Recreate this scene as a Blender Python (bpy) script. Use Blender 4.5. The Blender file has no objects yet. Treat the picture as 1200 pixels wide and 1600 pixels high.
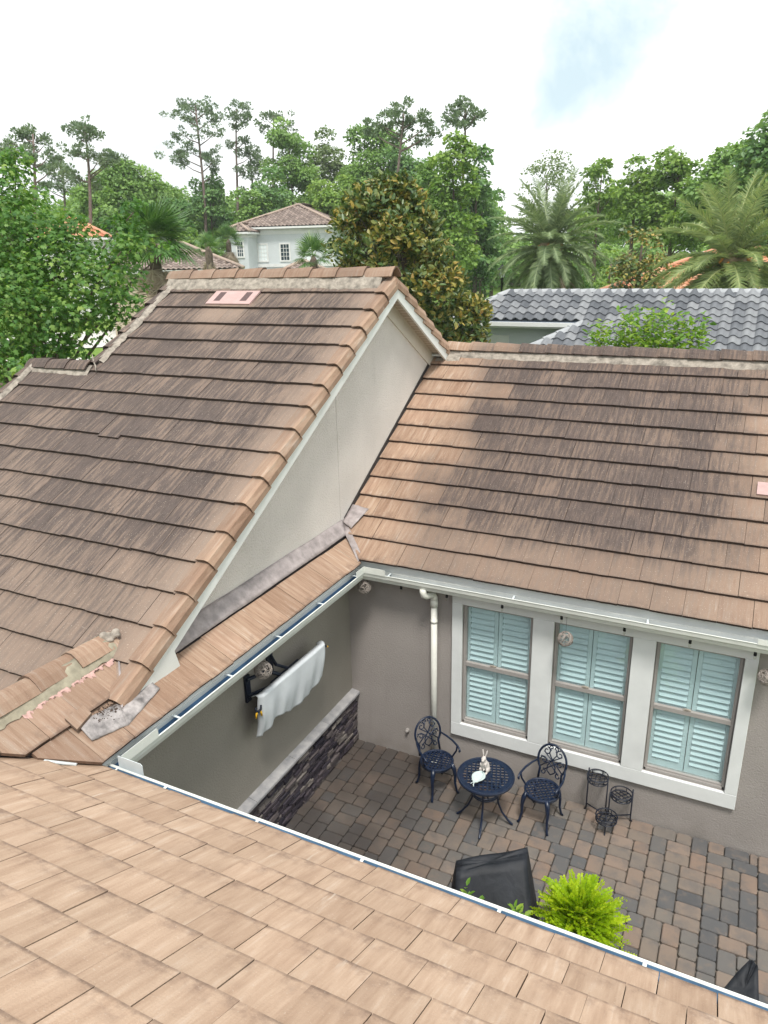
import bpy, bmesh, math, random
import numpy as np
from mathutils import Vector, Matrix, Quaternion
RND = random.Random(7)
NPR = np.random.default_rng(11)
scene = bpy.context.scene
COL = scene.collection

# ------------------------------------------------------------------ camera
CAM_F = 1148.11                     # focal length in pixels of a 1200x1600 picture
CAM_P, CAM_Y, CAM_R = math.radians(18.958), math.radians(-26.552), math.radians(-1.193)
CAM_C = np.array([4.5094, -7.9040, 6.6269])
def _basis():
    cy, sy, cp, sp = math.cos(CAM_Y), math.sin(CAM_Y), math.cos(CAM_P), math.sin(CAM_P)
    f = np.array([sy*cp, cy*cp, -sp]); rt = np.array([cy, -sy, 0.0]); up = np.cross(rt, f)
    c, s = math.cos(CAM_R), math.sin(CAM_R)
    return np.array([c*rt+s*up, -s*rt+c*up, f])
CAM_M = _basis()
cam_d = bpy.data.cameras.new('camera'); cam = bpy.data.objects.new('camera', cam_d); COL.objects.link(cam)
cam_d.sensor_fit = 'VERTICAL'; cam_d.sensor_height = 24.0; cam_d.sensor_width = 18.0
cam_d.lens = CAM_F/1600*24.0
cam_d.clip_start = 0.05; cam_d.clip_end = 3000
r_, u_, f_ = CAM_M
cam.matrix_world = Matrix(((r_[0], u_[0], -f_[0], CAM_C[0]), (r_[1], u_[1], -f_[1], CAM_C[1]), (r_[2], u_[2], -f_[2], CAM_C[2]), (0, 0, 0, 1)))
scene.camera = cam
def proj(p):
    d = CAM_M @ (np.array(p)-CAM_C)
    return 600+CAM_F*d[0]/d[2], 800-CAM_F*d[1]/d[2], d[2]
def at(u, v, d):                    # the point at horizontal distance d seen in direction (u, v)
    r = CAM_M.T @ np.array([(u-600)/CAM_F, (800-v)/CAM_F, 1.0]); r = r/math.hypot(r[0], r[1])
    return CAM_C + r*d

# ------------------------------------------------------------------ world, sun, exposure
SUN_EL, SUN_AZ = math.radians(64), math.radians(30)      # azimuth measured from -Y towards +X
wd = bpy.data.worlds.new('World'); scene.world = wd; wd.use_nodes = True
wt = wd.node_tree; wt.nodes.clear()
def wn(t, **k):
    n = wt.nodes.new(t)
    for a, b in k.items(): setattr(n, a, b)
    return n
sky = wn('ShaderNodeTexSky', sky_type='NISHITA'); sky.sun_disc = False
sky.sun_elevation = SUN_EL; sky.sun_rotation = math.pi - SUN_AZ
sky.air_density = 1.0; sky.dust_density = 1.2; sky.ozone_density = 1.0
tc = wn('ShaderNodeTexCoord')
mp = wn('ShaderNodeMapping'); mp.inputs['Scale'].default_value = (1.0, 1.0, 2.2); mp.inputs['Location'].default_value = (-0.127, -0.164, 0.271)
wt.links.new(tc.outputs['Generated'], mp.inputs['Vector'])
n1 = wn('ShaderNodeTexNoise'); n1.inputs['Scale'].default_value = 2.1; n1.inputs['Detail'].default_value = 7; n1.inputs['Roughness'].default_value = .66; n1.inputs['Distortion'].default_value = .4
wt.links.new(mp.outputs[0], n1.inputs['Vector'])
fac = n1.outputs['Fac']
GAPS = [(at(985, 10, 10), 7.5, .10), (at(935, 75, 10), 6.5, .095), (at(885, 135, 10), 5.2, .085), (at(845, 185, 10), 3.4, .08)]
for gp_, rad, dep in GAPS:
    gd = (np.array(gp_)-CAM_C); gd = gd/np.linalg.norm(gd)
    dt_ = wn('ShaderNodeVectorMath', operation='DOT_PRODUCT'); dt_.inputs[1].default_value = tuple(gd); nv = wn('ShaderNodeVectorMath', operation='NORMALIZE'); wt.links.new(tc.outputs['Generated'], nv.inputs[0]); wt.links.new(nv.outputs[0], dt_.inputs[0])
    mr_ = wn('ShaderNodeMapRange', interpolation_type='SMOOTHSTEP'); mr_.inputs[1].default_value = math.cos(math.radians(rad)); mr_.inputs[2].default_value = 1.0; mr_.inputs[4].default_value = dep
    wt.links.new(dt_.outputs['Value'], mr_.inputs[0]); sb = wn('ShaderNodeMath', operation='SUBTRACT'); wt.links.new(fac, sb.inputs[0]); wt.links.new(mr_.outputs[0], sb.inputs[1]); fac = sb.outputs[0]
cr = wn('ShaderNodeValToRGB'); cr.color_ramp.elements[0].position = .18; cr.color_ramp.elements[1].position = .53
wt.links.new(fac, cr.inputs['Fac'])
n2 = wn('ShaderNodeTexNoise'); n2.inputs['Scale'].default_value = 3.3; n2.inputs['Detail'].default_value = 5
wt.links.new(mp.outputs[0], n2.inputs['Vector'])
cl = wn('ShaderNodeValToRGB'); cl.color_ramp.elements[0].position = .30; cl.color_ramp.elements[1].position = .58
cl.color_ramp.elements[0].color = (5.2, 5.5, 5.55, 1); cl.color_ramp.elements[1].color = (9.0, 9.15, 9.1, 1)
wt.links.new(n2.outputs['Fac'], cl.inputs['Fac'])
# thin bright veil over the blue, then the clouds themselves
veil = wn('ShaderNodeMix', data_type='RGBA'); veil.inputs[0].default_value = .85; veil.inputs[7].default_value = (4.1, 5.0, 5.25, 1)
wt.links.new(sky.outputs[0], veil.inputs[6])
mx = wn('ShaderNodeMix', data_type='RGBA')
wt.links.new(cr.outputs['Color'], mx.inputs[0]); wt.links.new(veil.outputs[2], mx.inputs[6]); wt.links.new(cl.outputs['Color'], mx.inputs[7])
bg = wn('ShaderNodeBackground'); bg.inputs['Strength'].default_value = .1
wt.links.new(mx.outputs[2], bg.inputs['Color'])
wo = wn('ShaderNodeOutputWorld'); wt.links.new(bg.outputs[0], wo.inputs[0])
sl = bpy.data.lights.new('sun', 'SUN'); sl.energy = 2.0; sl.angle = math.radians(12); sl.color = (1.0, .95, .88)
sun = bpy.data.objects.new('sun', sl); COL.objects.link(sun)
sd = Vector((math.sin(SUN_AZ)*math.cos(SUN_EL), -math.cos(SUN_AZ)*math.cos(SUN_EL), math.sin(SUN_EL)))
sun.rotation_euler = sd.to_track_quat('Z', 'Y').to_euler(); sun.location = (0, 0, 40)
vs = scene.view_settings
scene.display_settings.display_device = 'sRGB'
vs.view_transform = 'Standard'; vs.look = 'None'; vs.gamma = 1; vs.use_curve_mapping = False; vs.exposure = 0.92
scene.cycles.max_bounces = 6; scene.cycles.transparent_max_bounces = 8; scene.cycles.use_denoising = True

# ------------------------------------------------------------------ material helpers
class Mat:
    def __init__(s, name, rough=.7, spec=.3):
        s.m = bpy.data.materials.new(name); s.m.use_nodes = True; s.t = s.m.node_tree
        s.b = s.t.nodes['Principled BSDF']; s.out = s.t.nodes['Material Output']
        s.b.inputs['Roughness'].default_value = rough; s.b.inputs['Specular IOR Level'].default_value = spec
        s._pos = None
    def set(s, sock, v):
        if hasattr(v, 'is_linked') or isinstance(v, bpy.types.NodeSocket): s.t.links.new(v, sock)
        elif isinstance(v, (tuple, list)) and len(v) == 3 and sock.type == 'RGBA': sock.default_value = (*v, 1)
        else: sock.default_value = v
    def n(s, t, **k):
        n = s.t.nodes.new(t)
        for a, b in k.items(): setattr(n, a, b)
        return n
    def pos(s):
        if not s._pos: s._pos = s.n('ShaderNodeNewGeometry').outputs['Position']
        return s._pos
    def obj(s): return s.n('ShaderNodeTexCoord').outputs['Object']
    def xyz(s, v):
        n = s.n('ShaderNodeSeparateXYZ'); s.set(n.inputs[0], v); return n.outputs
    def attr(s, a): return s.n('ShaderNodeAttribute', attribute_name=a).outputs['Fac']
    def scale(s, v, sc, loc=(0, 0, 0)):
        n = s.n('ShaderNodeMapping'); s.set(n.inputs['Vector'], v); n.inputs['Scale'].default_value = sc; s.set(n.inputs['Location'], loc); return n.outputs[0]
    def comb(s, x, y, z):
        n = s.n('ShaderNodeCombineXYZ')
        for i, v in enumerate((x, y, z)): s.set(n.inputs[i], v)
        return n.outputs[0]
    def vadd(s, a, b):
        n = s.n('ShaderNodeVectorMath', operation='ADD'); s.set(n.inputs[0], a); s.set(n.inputs[1], b); return n.outputs[0]
    def noise(s, v, sc=5, det=3, rough=.5, dist=0):
        n = s.n('ShaderNodeTexNoise'); s.set(n.inputs['Vector'], v); n.inputs['Scale'].default_value = sc
        n.inputs['Detail'].default_value = det; n.inputs['Roughness'].default_value = rough; n.inputs['Distortion'].default_value = dist
        return n.outputs['Fac']
    def math(s, op, a, b=0.0, clamp=False):
        n = s.n('ShaderNodeMath', operation=op, use_clamp=clamp); s.set(n.inputs[0], a); s.set(n.inputs[1], b); return n.outputs[0]
    def mr(s, v, a, b, c=0.0, d=1.0):
        n = s.n('ShaderNodeMapRange', interpolation_type='SMOOTHSTEP'); s.set(n.inputs[0], v)
        if a > b: a, b, c, d = b, a, d, c
        for i, q in enumerate((a, b, c, d)): n.inputs[i+1].default_value = q
        return n.outputs[0]
    def ramp(s, f, stops):
        n = s.n('ShaderNodeValToRGB'); s.set(n.inputs[0], f); e = n.color_ramp.elements
        while len(e) < len(stops): e.new(.5)
        for i, (p, c) in enumerate(stops): e[i].position = p; e[i].color = (*c, 1) if len(c) == 3 else c
        return n.outputs[0]
    def mix(s, f, a, b, mode='MIX'):
        n = s.n('ShaderNodeMix', data_type='RGBA', blend_type=mode); s.set(n.inputs[0], f); s.set(n.inputs[6], a); s.set(n.inputs[7], b); return n.outputs[2]
    def color(s, c): s.set(s.b.inputs['Base Color'], c); return s
    def bump(s, h, strength=.3, dist=.01):
        n = s.n('ShaderNodeBump'); n.inputs['Strength'].default_value = strength; n.inputs['Distance'].default_value = dist
        s.set(n.inputs['Height'], h); s.t.links.new(n.outputs[0], s.b.inputs['Normal']); return s
MATS = {}
def simple(name, col, rough=.6, var=.12, nscale=6, spec=.3, metal=0, bump=0):
    m = Mat(name, rough, spec)
    nz = m.noise(m.obj(), nscale, 4, .6)
    lo = tuple(max(0, c*(1-var)) for c in col); hi = tuple(min(1, c*(1+var)) for c in col)
    m.color(m.ramp(nz, [(.3, lo), (.7, hi)])); m.b.inputs['Metallic'].default_value = metal
    if bump: m.bump(m.noise(m.obj(), nscale*14, 3), bump, .004)
    MATS[name] = m.m; return m.m

def tile_mat(name, kind):
    m = Mat(name, .85, .15)
    P = m.pos(); x, y, z = m.xyz(P)
    rnd = m.attr('rnd'); tv = m.attr('tv')
    off = m.comb(m.math('MULTIPLY', rnd, 37.0), m.math('MULTIPLY', rnd, 11.0), 0.0)
    sv = (2.2, 26, 2.2) if kind == 'E' else (26, 2.2, 2.2)
    sv2 = (5, 75, 5) if kind == 'E' else (75, 5, 5)
    if kind == 'N': sv = (15, 1.8, 1.8)
    Q = m.vadd(P, off)
    s1 = m.noise(m.scale(Q, sv), 1, 4, .6); s2 = m.noise(m.scale(Q, sv2), 1, 3, .6); s3 = m.noise(Q, 3.5, 3)
    f = m.math('ADD', m.math('MULTIPLY', s1, .75), m.math('MULTIPLY', s2, .25))
    if kind == 'N': st0 = [(.22, (0.248, 0.170, 0.122)), (.42, (0.345, 0.246, 0.178)), (.58, (0.409, 0.303, 0.225)), (.78, (0.497, 0.409, 0.339))]
    else: st0 = [(.28, (0.217, 0.142, 0.101)), (.44, (0.310, 0.211, 0.153)), (.56, (0.362, 0.259, 0.191)), (.70, (0.450, 0.369, 0.307))]
    base = m.ramp(f, st0)
    tone = m.ramp(rnd, [(0, (.80, .75, .72)), (.35, (.95, .93, .92)), (.7, (1.0, .985, .96)), (1, (1.07, 1.04, 1.03))]) if kind != 'N' else m.ramp(rnd, [(0, (.88, .85, .83)), (.3, (.97, .96, .95)), (1, (1.05, 1.03, 1.02))])
    base = m.mix(1.0, base, tone, 'MULTIPLY')
    base = m.mix(m.mr(s3, .55, .75, 0, .35), base, (.27, .188, .136))
    pn = m.noise(m.scale(P, (1, 1, 1), (3, 5, 0)), .9, 4, .6)
    # grime gathers towards the lower end of a tile, lime bloom in odd streaks
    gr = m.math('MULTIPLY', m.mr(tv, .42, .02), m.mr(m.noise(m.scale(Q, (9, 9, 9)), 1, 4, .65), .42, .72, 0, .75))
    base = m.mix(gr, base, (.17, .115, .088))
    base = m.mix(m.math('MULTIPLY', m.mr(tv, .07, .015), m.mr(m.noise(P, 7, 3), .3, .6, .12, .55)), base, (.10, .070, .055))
    bl = m.math('MULTIPLY', m.mr(m.noise(m.scale(Q, (19, 2.6, 2) if kind != 'E' else (2.6, 19, 2)), 1, 3, .55), .64, .74), m.mr(m.noise(Q, 2.2, 2), .5, .68, 0, .6))
    base = m.mix(bl, base, (.56, .49, .42))
    if kind == 'L':
        a = m.mr(y, -4.3, -2.2, .50, 1); b = m.mr(x, -.03, -.7, .30, 1); c = m.mr(y, .9, 1.5, 1, .7)
        S = m.math('MULTIPLY', m.math('MULTIPLY', a, b), c)
        vent = m.math('MULTIPLY', m.math('MULTIPLY', m.mr(x, -2.95, -2.6), m.mr(x, -1.75, -2.1)), m.math('MULTIPLY', m.mr(y, .1, .75), m.mr(y, 1.0, .9)))
        S = m.math('MULTIPLY', S, m.math('SUBTRACT', 1.0, m.math('MULTIPLY', vent, .55)))
        base = m.mix(.60, base, m.mix(s1, (.165, .126, .106), (.42, .335, .27)))
    elif kind == 'R':
        wob = m.math('MULTIPLY', m.math('SUBTRACT', m.noise(P, 1.3, 3), .5), 1.5)
        xx = m.math('ADD', m.math('ADD', x, wob), m.math('MULTIPLY', m.math('SUBTRACT', rnd, .5), .35))
        A = m.math('MULTIPLY', m.mr(xx, .2, 1.5), m.math('MAXIMUM', m.mr(xx, 5.6, 3.8, .15, 1), m.mr(y, 2.2, 3.0, 0, .8)))
        B = m.mr(y, .0, .8, .5, 1)
        S = m.math('MULTIPLY', A, B)
        base = m.mix(m.math('MULTIPLY', A, .42), base, m.mix(s1, (.16, .122, .102), (.40, .315, .25)))
    elif kind == 'E':
        S = m.mr(y, -3.3, -4.6, 0, .45)
    elif kind == 'K':
        S = m.math('MULTIPLY', m.mr(x, .07, -.02, .2, .9), m.mr(pn, .3, .7, .5, 1))
    else:
        S = m.mr(pn, .55, .8, 0, .25)
    if kind in 'LR':     # sharp runs of dark growth between paler washed runs
        h1 = m.mr(s1, .36, .64); h2 = m.mr(s2, .34, .66)
        st = m.math('ADD', m.math('MULTIPLY', h1, .62 if kind == 'L' else .5), m.math('MULTIPLY', h2, .40 if kind == 'L' else .28))
        st = m.math('ADD', st, m.math('MULTIPLY', m.math('SUBTRACT', pn, .5), 1.1))
        st = m.math('ADD', st, m.math('MULTIPLY', m.math('SUBTRACT', rnd, .5), .30))
        amt = m.math('MULTIPLY', S, m.math('ADD', .42 if kind == 'L' else .56, st), clamp=True)
    else:
        st = m.math('ADD', m.math('MULTIPLY', m.math('SUBTRACT', pn, .5), .7), m.math('MULTIPLY', m.math('SUBTRACT', s1, .5), 1.3))
        st = m.math('ADD', st, m.math('MULTIPLY', m.math('SUBTRACT', s2, .5), .9))
        amt = m.math('MULTIPLY', S, m.math('ADD', .78, st), clamp=True)
    amt = m.math('MULTIPLY', amt, .95 if kind in 'LR' else .6)
    dark = m.ramp(s2, [(.3, (.044, .037, .036)), (.7, (.110, .086, .078))] if kind == 'L' else [(.3, (.044, .037, .036)), (.7, (.105, .080, .072))])
    col = m.mix(amt, base, dark)
    sp = m.mr(m.noise(P, 85, 2), .66, .72, 0, .5)
    col = m.mix(m.math('MULTIPLY', sp, 1.0 if kind in 'LR' else .5), col, (.52, .45, .38))
    # algae plus shade, both painted dark on the cut front edge of each tile
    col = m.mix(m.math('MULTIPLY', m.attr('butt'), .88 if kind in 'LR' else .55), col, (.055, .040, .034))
    m.color(col)
    m.bump(m.math('ADD', m.math('MULTIPLY', s2, .6), m.noise(P, 90, 2)), .4, .006)
    MATS[name] = m.m
for k in 'LRENK': tile_mat('tile_'+k, k)

def stucco(name, col, bs=.6, dirt=.0):
    m = Mat(name, .9, .15); P = m.pos()
    n = m.noise(P, 1.4, 4); hi = tuple(c*1.06 for c in col); lo = tuple(c*.92 for c in col)
    c = m.ramp(n, [(.3, lo), (.7, hi)])
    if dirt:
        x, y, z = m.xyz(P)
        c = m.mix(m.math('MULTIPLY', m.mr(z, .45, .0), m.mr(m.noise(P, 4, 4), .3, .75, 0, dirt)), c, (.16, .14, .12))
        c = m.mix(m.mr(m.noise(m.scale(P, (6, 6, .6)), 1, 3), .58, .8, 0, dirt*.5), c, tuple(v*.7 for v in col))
    m.color(c)
    m.bump(m.math('ADD', m.noise(P, 45, 3, .6), m.math('MULTIPLY', m.noise(P, 130, 2), .5)), bs, .018); MATS[name] = m.m
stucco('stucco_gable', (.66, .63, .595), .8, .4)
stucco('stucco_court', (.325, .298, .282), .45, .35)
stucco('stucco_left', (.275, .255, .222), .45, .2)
simple('white_trim', (.68, .70, .68), .45, .05, 3)
simple('white_casing', (.68, .70, .70), .6, .05, 4, bump=.1)
simple('gutter_white', (.66, .68, .64), .4, .06, 5)
simple('gutter_inside', (.10, .19, .31), .35, .3, 5)  # blue sky reflection painted into the trough colour
simple('guard_metal', (.62, .68, .70), .4, .08, 4)
simple('soffit', (.42, .38, .31), .7, .08, 8)
simple('frieze', (.60, .57, .51), .7, .05, 4)
simple('mortar', (.27, .24, .205), .95, .45, 13, bump=.7)
simple('mortar_olive', (.29, .265, .20), .95, .22, 12, bump=.5)
simple('mortar_pink', (.48, .31, .28), .95, .1, 12)
simple('lead', (.30, .265, .262), .5, .3, 9, spec=.5, bump=.2)
simple('lead_patch', (.25, .23, .225), .5, .6, 11, spec=.5, bump=.3)
simple('underlay', (.05, .042, .04), .9)
simple('debris', (.06, .04, .03), .95, .6, 60)
simple('vent_pink', (.42, .29, .275), .7, .1, 8)
simple('vent_slot', (.10, .065, .065), .8, .2, 60)
simple('frame_taupe', (.33, .31, .295), .5, .05, 5)
simple('shutter', (.73, .79, .80), .45, .03, 4)
simple('gap_dark', (.05, .07, .07), .6)
simple('pipe_white', (.70, .70, .65), .4, .08, 8)
simple('cast_navy', (.006, .014, .038), .36, .3, 20, spec=.55)
simple('iron_black', (.008, .011, .022), .45, .2, 20, spec=.5)
simple('bracket_black', (.012, .016, .03), .5)
simple('clamp_yellow', (.75, .42, .02), .5)
simple('cloth_white', (.60, .63, .66), .8, .06, 5, bump=.1)
simple('statue', (.56, .52, .49), .8, .14, 18, bump=.3)
simple('statue_dish', (.50, .58, .58), .75, .12, 18, bump=.3)
simple('rattan', (.30, .265, .24), .8, .35, 30)
simple('bulb_socket', (.008, .008, .010), .5)
simple('pot', (.28, .16, .10), .8, .15, 8)
simple('dark_window', (.03, .05, .06), .1, .2, 2, spec=.6)
simple('bark', (.13, .10, .08), .95, .35, 7, bump=.5)
simple('bark_pine', (.17, .13, .115), .95, .3, 5, bump=.5)
simple('dead_frond', (.27, .205, .13), .9, .3, 5)
simple('fruit_stalk', (.50, .22, .05), .8, .3, 6)
simple('house_blue', (.54, .575, .59), .85, .04, 2)
simple('house_white', (.66, .67, .66), .8, .05, 2)
simple('house_tan', (.42, .36, .27), .85, .08, 2)
simple('lamp_black', (.012, .013, .016), .5)
simple('lamp_glass', (.62, .66, .68), .25, .05, 4)
simple('concrete', (.52, .51, .48), .9, .08, 3)
simple('silver_fence', (.55, .56, .56), .6, .1, 8)
def glass(name, tint, fac=.12):
    m = Mat(name); tr = m.n('ShaderNodeBsdfTransparent'); tr.inputs[0].default_value = (*tint, 1)
    gl = m.n('ShaderNodeBsdfGlossy'); gl.inputs['Roughness'].default_value = .03
    lw = m.n('ShaderNodeLayerWeight'); lw.inputs['Blend'].default_value = .5; fr = m.math('ADD', .05, m.math('MULTIPLY', .75, m.math('POWER', lw.outputs['Facing'], 4.0)))
    mxs = m.n('ShaderNodeMixShader'); m.t.links.new(fr, mxs.inputs[0]); m.t.links.new(tr.outputs[0], mxs.inputs[1]); m.t.links.new(gl.outputs[0], mxs.inputs[2])
    m.t.links.new(mxs.outputs[0], m.out.inputs['Surface']); MATS[name] = m.m
glass('pane_teal', (.925, .981, .987)); glass('bulb_glass', (.95, .95, .92))
def fabric_black():
    m = Mat('fabric_black', .62, .35); m.color(m.ramp(m.noise(m.obj(), 4, 3), [(.3, (.008, .010, .014)), (.7, (.018, .021, .028))]))
    m.bump(m.noise(m.scale(m.obj(), (1, 1, .45)), 7, 3, .5, .6), .22, .05); MATS['fabric_black'] = m.m
fabric_black()
def leaf_mat(name, stops, trans=.35, rough=.5, spec=.35, patch=None):
    m = Mat(name, rough, spec); r = m.attr('rnd')
    f = m.math('ADD', m.math('MULTIPLY', r, .72), m.math('MULTIPLY', m.noise(m.pos(), .55, 3), .28))
    c = m.ramp(f, stops); m.color(c)
    if trans:
        tl = m.n('ShaderNodeBsdfTranslucent'); m.set(tl.inputs[0], m.mix(1.0, c, (1.25, 1.25, .7), 'MULTIPLY'))
        mxs = m.n('ShaderNodeMixShader'); mxs.inputs[0].default_value = trans
        m.t.links.new(m.b.outputs[0], mxs.inputs[1]); m.t.links.new(tl.outputs[0], mxs.inputs[2]); m.t.links.new(mxs.outputs[0], m.out.inputs['Surface'])
    MATS[name] = m.m
G = lambda a, b, c: [(.12, a), (.5, b), (.88, c)]
leaf_mat('leaf_oak', G((0.104, 0.201, 0.061), (0.189, 0.323, 0.088), (0.317, 0.476, 0.134)))
leaf_mat('leaf_dark', G((0.085, 0.189, 0.072), (0.150, 0.280, 0.098), (0.247, 0.390, 0.130)))
leaf_mat('leaf_bright', G((0.089, 0.179, 0.037), (0.179, 0.304, 0.058), (0.304, 0.420, 0.095)))
leaf_mat('leaf_pale', G((.11, .17, .07), (.18, .25, .11), (.27, .34, .16)))
leaf_mat('leaf_pine', G((0.098, 0.155, 0.098), (0.155, 0.224, 0.132), (0.230, 0.310, 0.172)), .25)
leaf_mat('leaf_maple', G((0.040, 0.118, 0.031), (0.099, 0.224, 0.045), (0.302, 0.426, 0.101)), .4)
leaf_mat('leaf_magnolia', [(.10, (.035, .075, .032)), (.42, (.085, .145, .045)), (.57, (.20, .215, .05)), (.73, (.40, .30, .07)), (.94, (.28, .15, .05))], .18, .38, .45)
leaf_mat('leaf_myrtle', G((.07, .17, .025), (.15, .30, .035), (.33, .45, .06)), .45)
leaf_mat('leaf_fern', G((.14, .28, .010), (.36, .52, .012), (.60, .70, .04)), .45)
leaf_mat('leaf_palm', G((0.120, 0.180, 0.102), (0.240, 0.312, 0.174), (0.420, 0.492, 0.276)), .25, .45, .4)
leaf_mat('leaf_palm_light', G((0.154, 0.220, 0.094), (0.275, 0.352, 0.154), (0.440, 0.473, 0.209)), .3, .45, .4)
leaf_mat('leaf_fan', G((.045, .11, .035), (.09, .19, .05), (.19, .28, .075)), .2, .4, .4)
leaf_mat('leaf_dead', G((.22, .17, .12), (.38, .31, .23), (.52, .45, .35)), .1, .9, .1)
leaf_mat('leaf_hedge', G((.04, .11, .03), (.075, .17, .045), (.13, .24, .07)))
def ground_mat():
    m = Mat('lawn', .95, .1); P = m.pos()
    m.color(m.ramp(m.math('ADD', m.math('MULTIPLY', m.noise(P, .12, 4), .6), m.math('MULTIPLY', m.noise(P, 3, 4), .4)), [(.3, (.06, .11, .025)), (.5, (.12, .20, .04)), (.7, (.19, .27, .06))])); MATS['lawn'] = m.m
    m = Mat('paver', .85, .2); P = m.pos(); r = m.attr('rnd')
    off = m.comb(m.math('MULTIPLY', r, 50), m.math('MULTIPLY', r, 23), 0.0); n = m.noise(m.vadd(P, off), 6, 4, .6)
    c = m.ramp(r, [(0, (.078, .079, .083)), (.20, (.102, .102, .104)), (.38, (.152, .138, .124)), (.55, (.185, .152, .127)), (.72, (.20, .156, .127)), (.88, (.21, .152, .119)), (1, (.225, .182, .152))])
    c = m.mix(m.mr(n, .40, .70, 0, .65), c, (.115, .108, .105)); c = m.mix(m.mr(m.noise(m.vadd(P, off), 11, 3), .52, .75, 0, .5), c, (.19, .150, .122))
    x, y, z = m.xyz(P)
    damp_shade = m.math('MULTIPLY', m.mr(x, 2.6, .9), m.mr(m.noise(P, 1.2, 3), .25, .6, .45, .85))  # damp together with corner shade, painted darker towards the left wall
    c = m.mix(damp_shade, c, (.050, .042, .038)); m.color(c)
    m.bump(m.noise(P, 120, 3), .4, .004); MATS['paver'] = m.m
    m = Mat('joint_sand', .95, .1); P = m.pos(); m.color(m.ramp(m.noise(P, 9, 4), [(.3, (.14, .12, .10)), (.7, (.25, .22, .19))])); MATS['joint_sand'] = m.m
    m = Mat('ledge_stone', .8, .25); P = m.pos(); r = m.attr('rnd')
    c = m.ramp(r, [(0, (.022, .020, .030)), (.5, (.055, .045, .056)), (.8, (.10, .085, .085)), (1, (.19, .17, .155))])
    c = m.mix(m.mr(m.noise(P, 16, 4), .5, .75, 0, .5), c, (.12, .10, .10)); m.color(c); m.bump(m.noise(P, 40, 4), .8, .012); MATS['ledge_stone'] = m.m
    m = Mat('cap_stone', .85, .2); P = m.pos(); m.color(m.ramp(m.noise(P, 9, 4), [(.3, (.25, .25, .26)), (.7, (.40, .39, .39))])); m.bump(m.noise(P, 50, 3), .3, .006); MATS['cap_stone'] = m.m
    def stile(name, c0, c1, c2):
        m = Mat(name, .6, .35); P = m.pos(); r = m.attr('rnd'); n = m.noise(P, 2.5, 4)
        m.color(m.ramp(m.math('ADD', m.math('MULTIPLY', r, .6), m.math('MULTIPLY', n, .4)), [(.2, c0), (.5, c1), (.8, c2)])); MATS[name] = m.m
    stile('barrel_grey', (.080, .087, .099), (.130, .138, .152), (.21, .218, .23))
    stile('barrel_brown', (.14, .105, .09), (.205, .158, .135), (.28, .22, .19))
    stile('barrel_orange', (.45, .17, .09), (.58, .26, .15), (.66, .37, .24))
    simple('ridge_grey', (.33, .345, .36), .7, .12, 6); simple('ridge_brown', (.36, .28, .23), .8, .1, 6); simple('ridge_orange', (.55, .28, .18), .8, .1, 6)
    simple('flash_grey', (.20, .24, .30), .5, .15, 5)
ground_mat()

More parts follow.
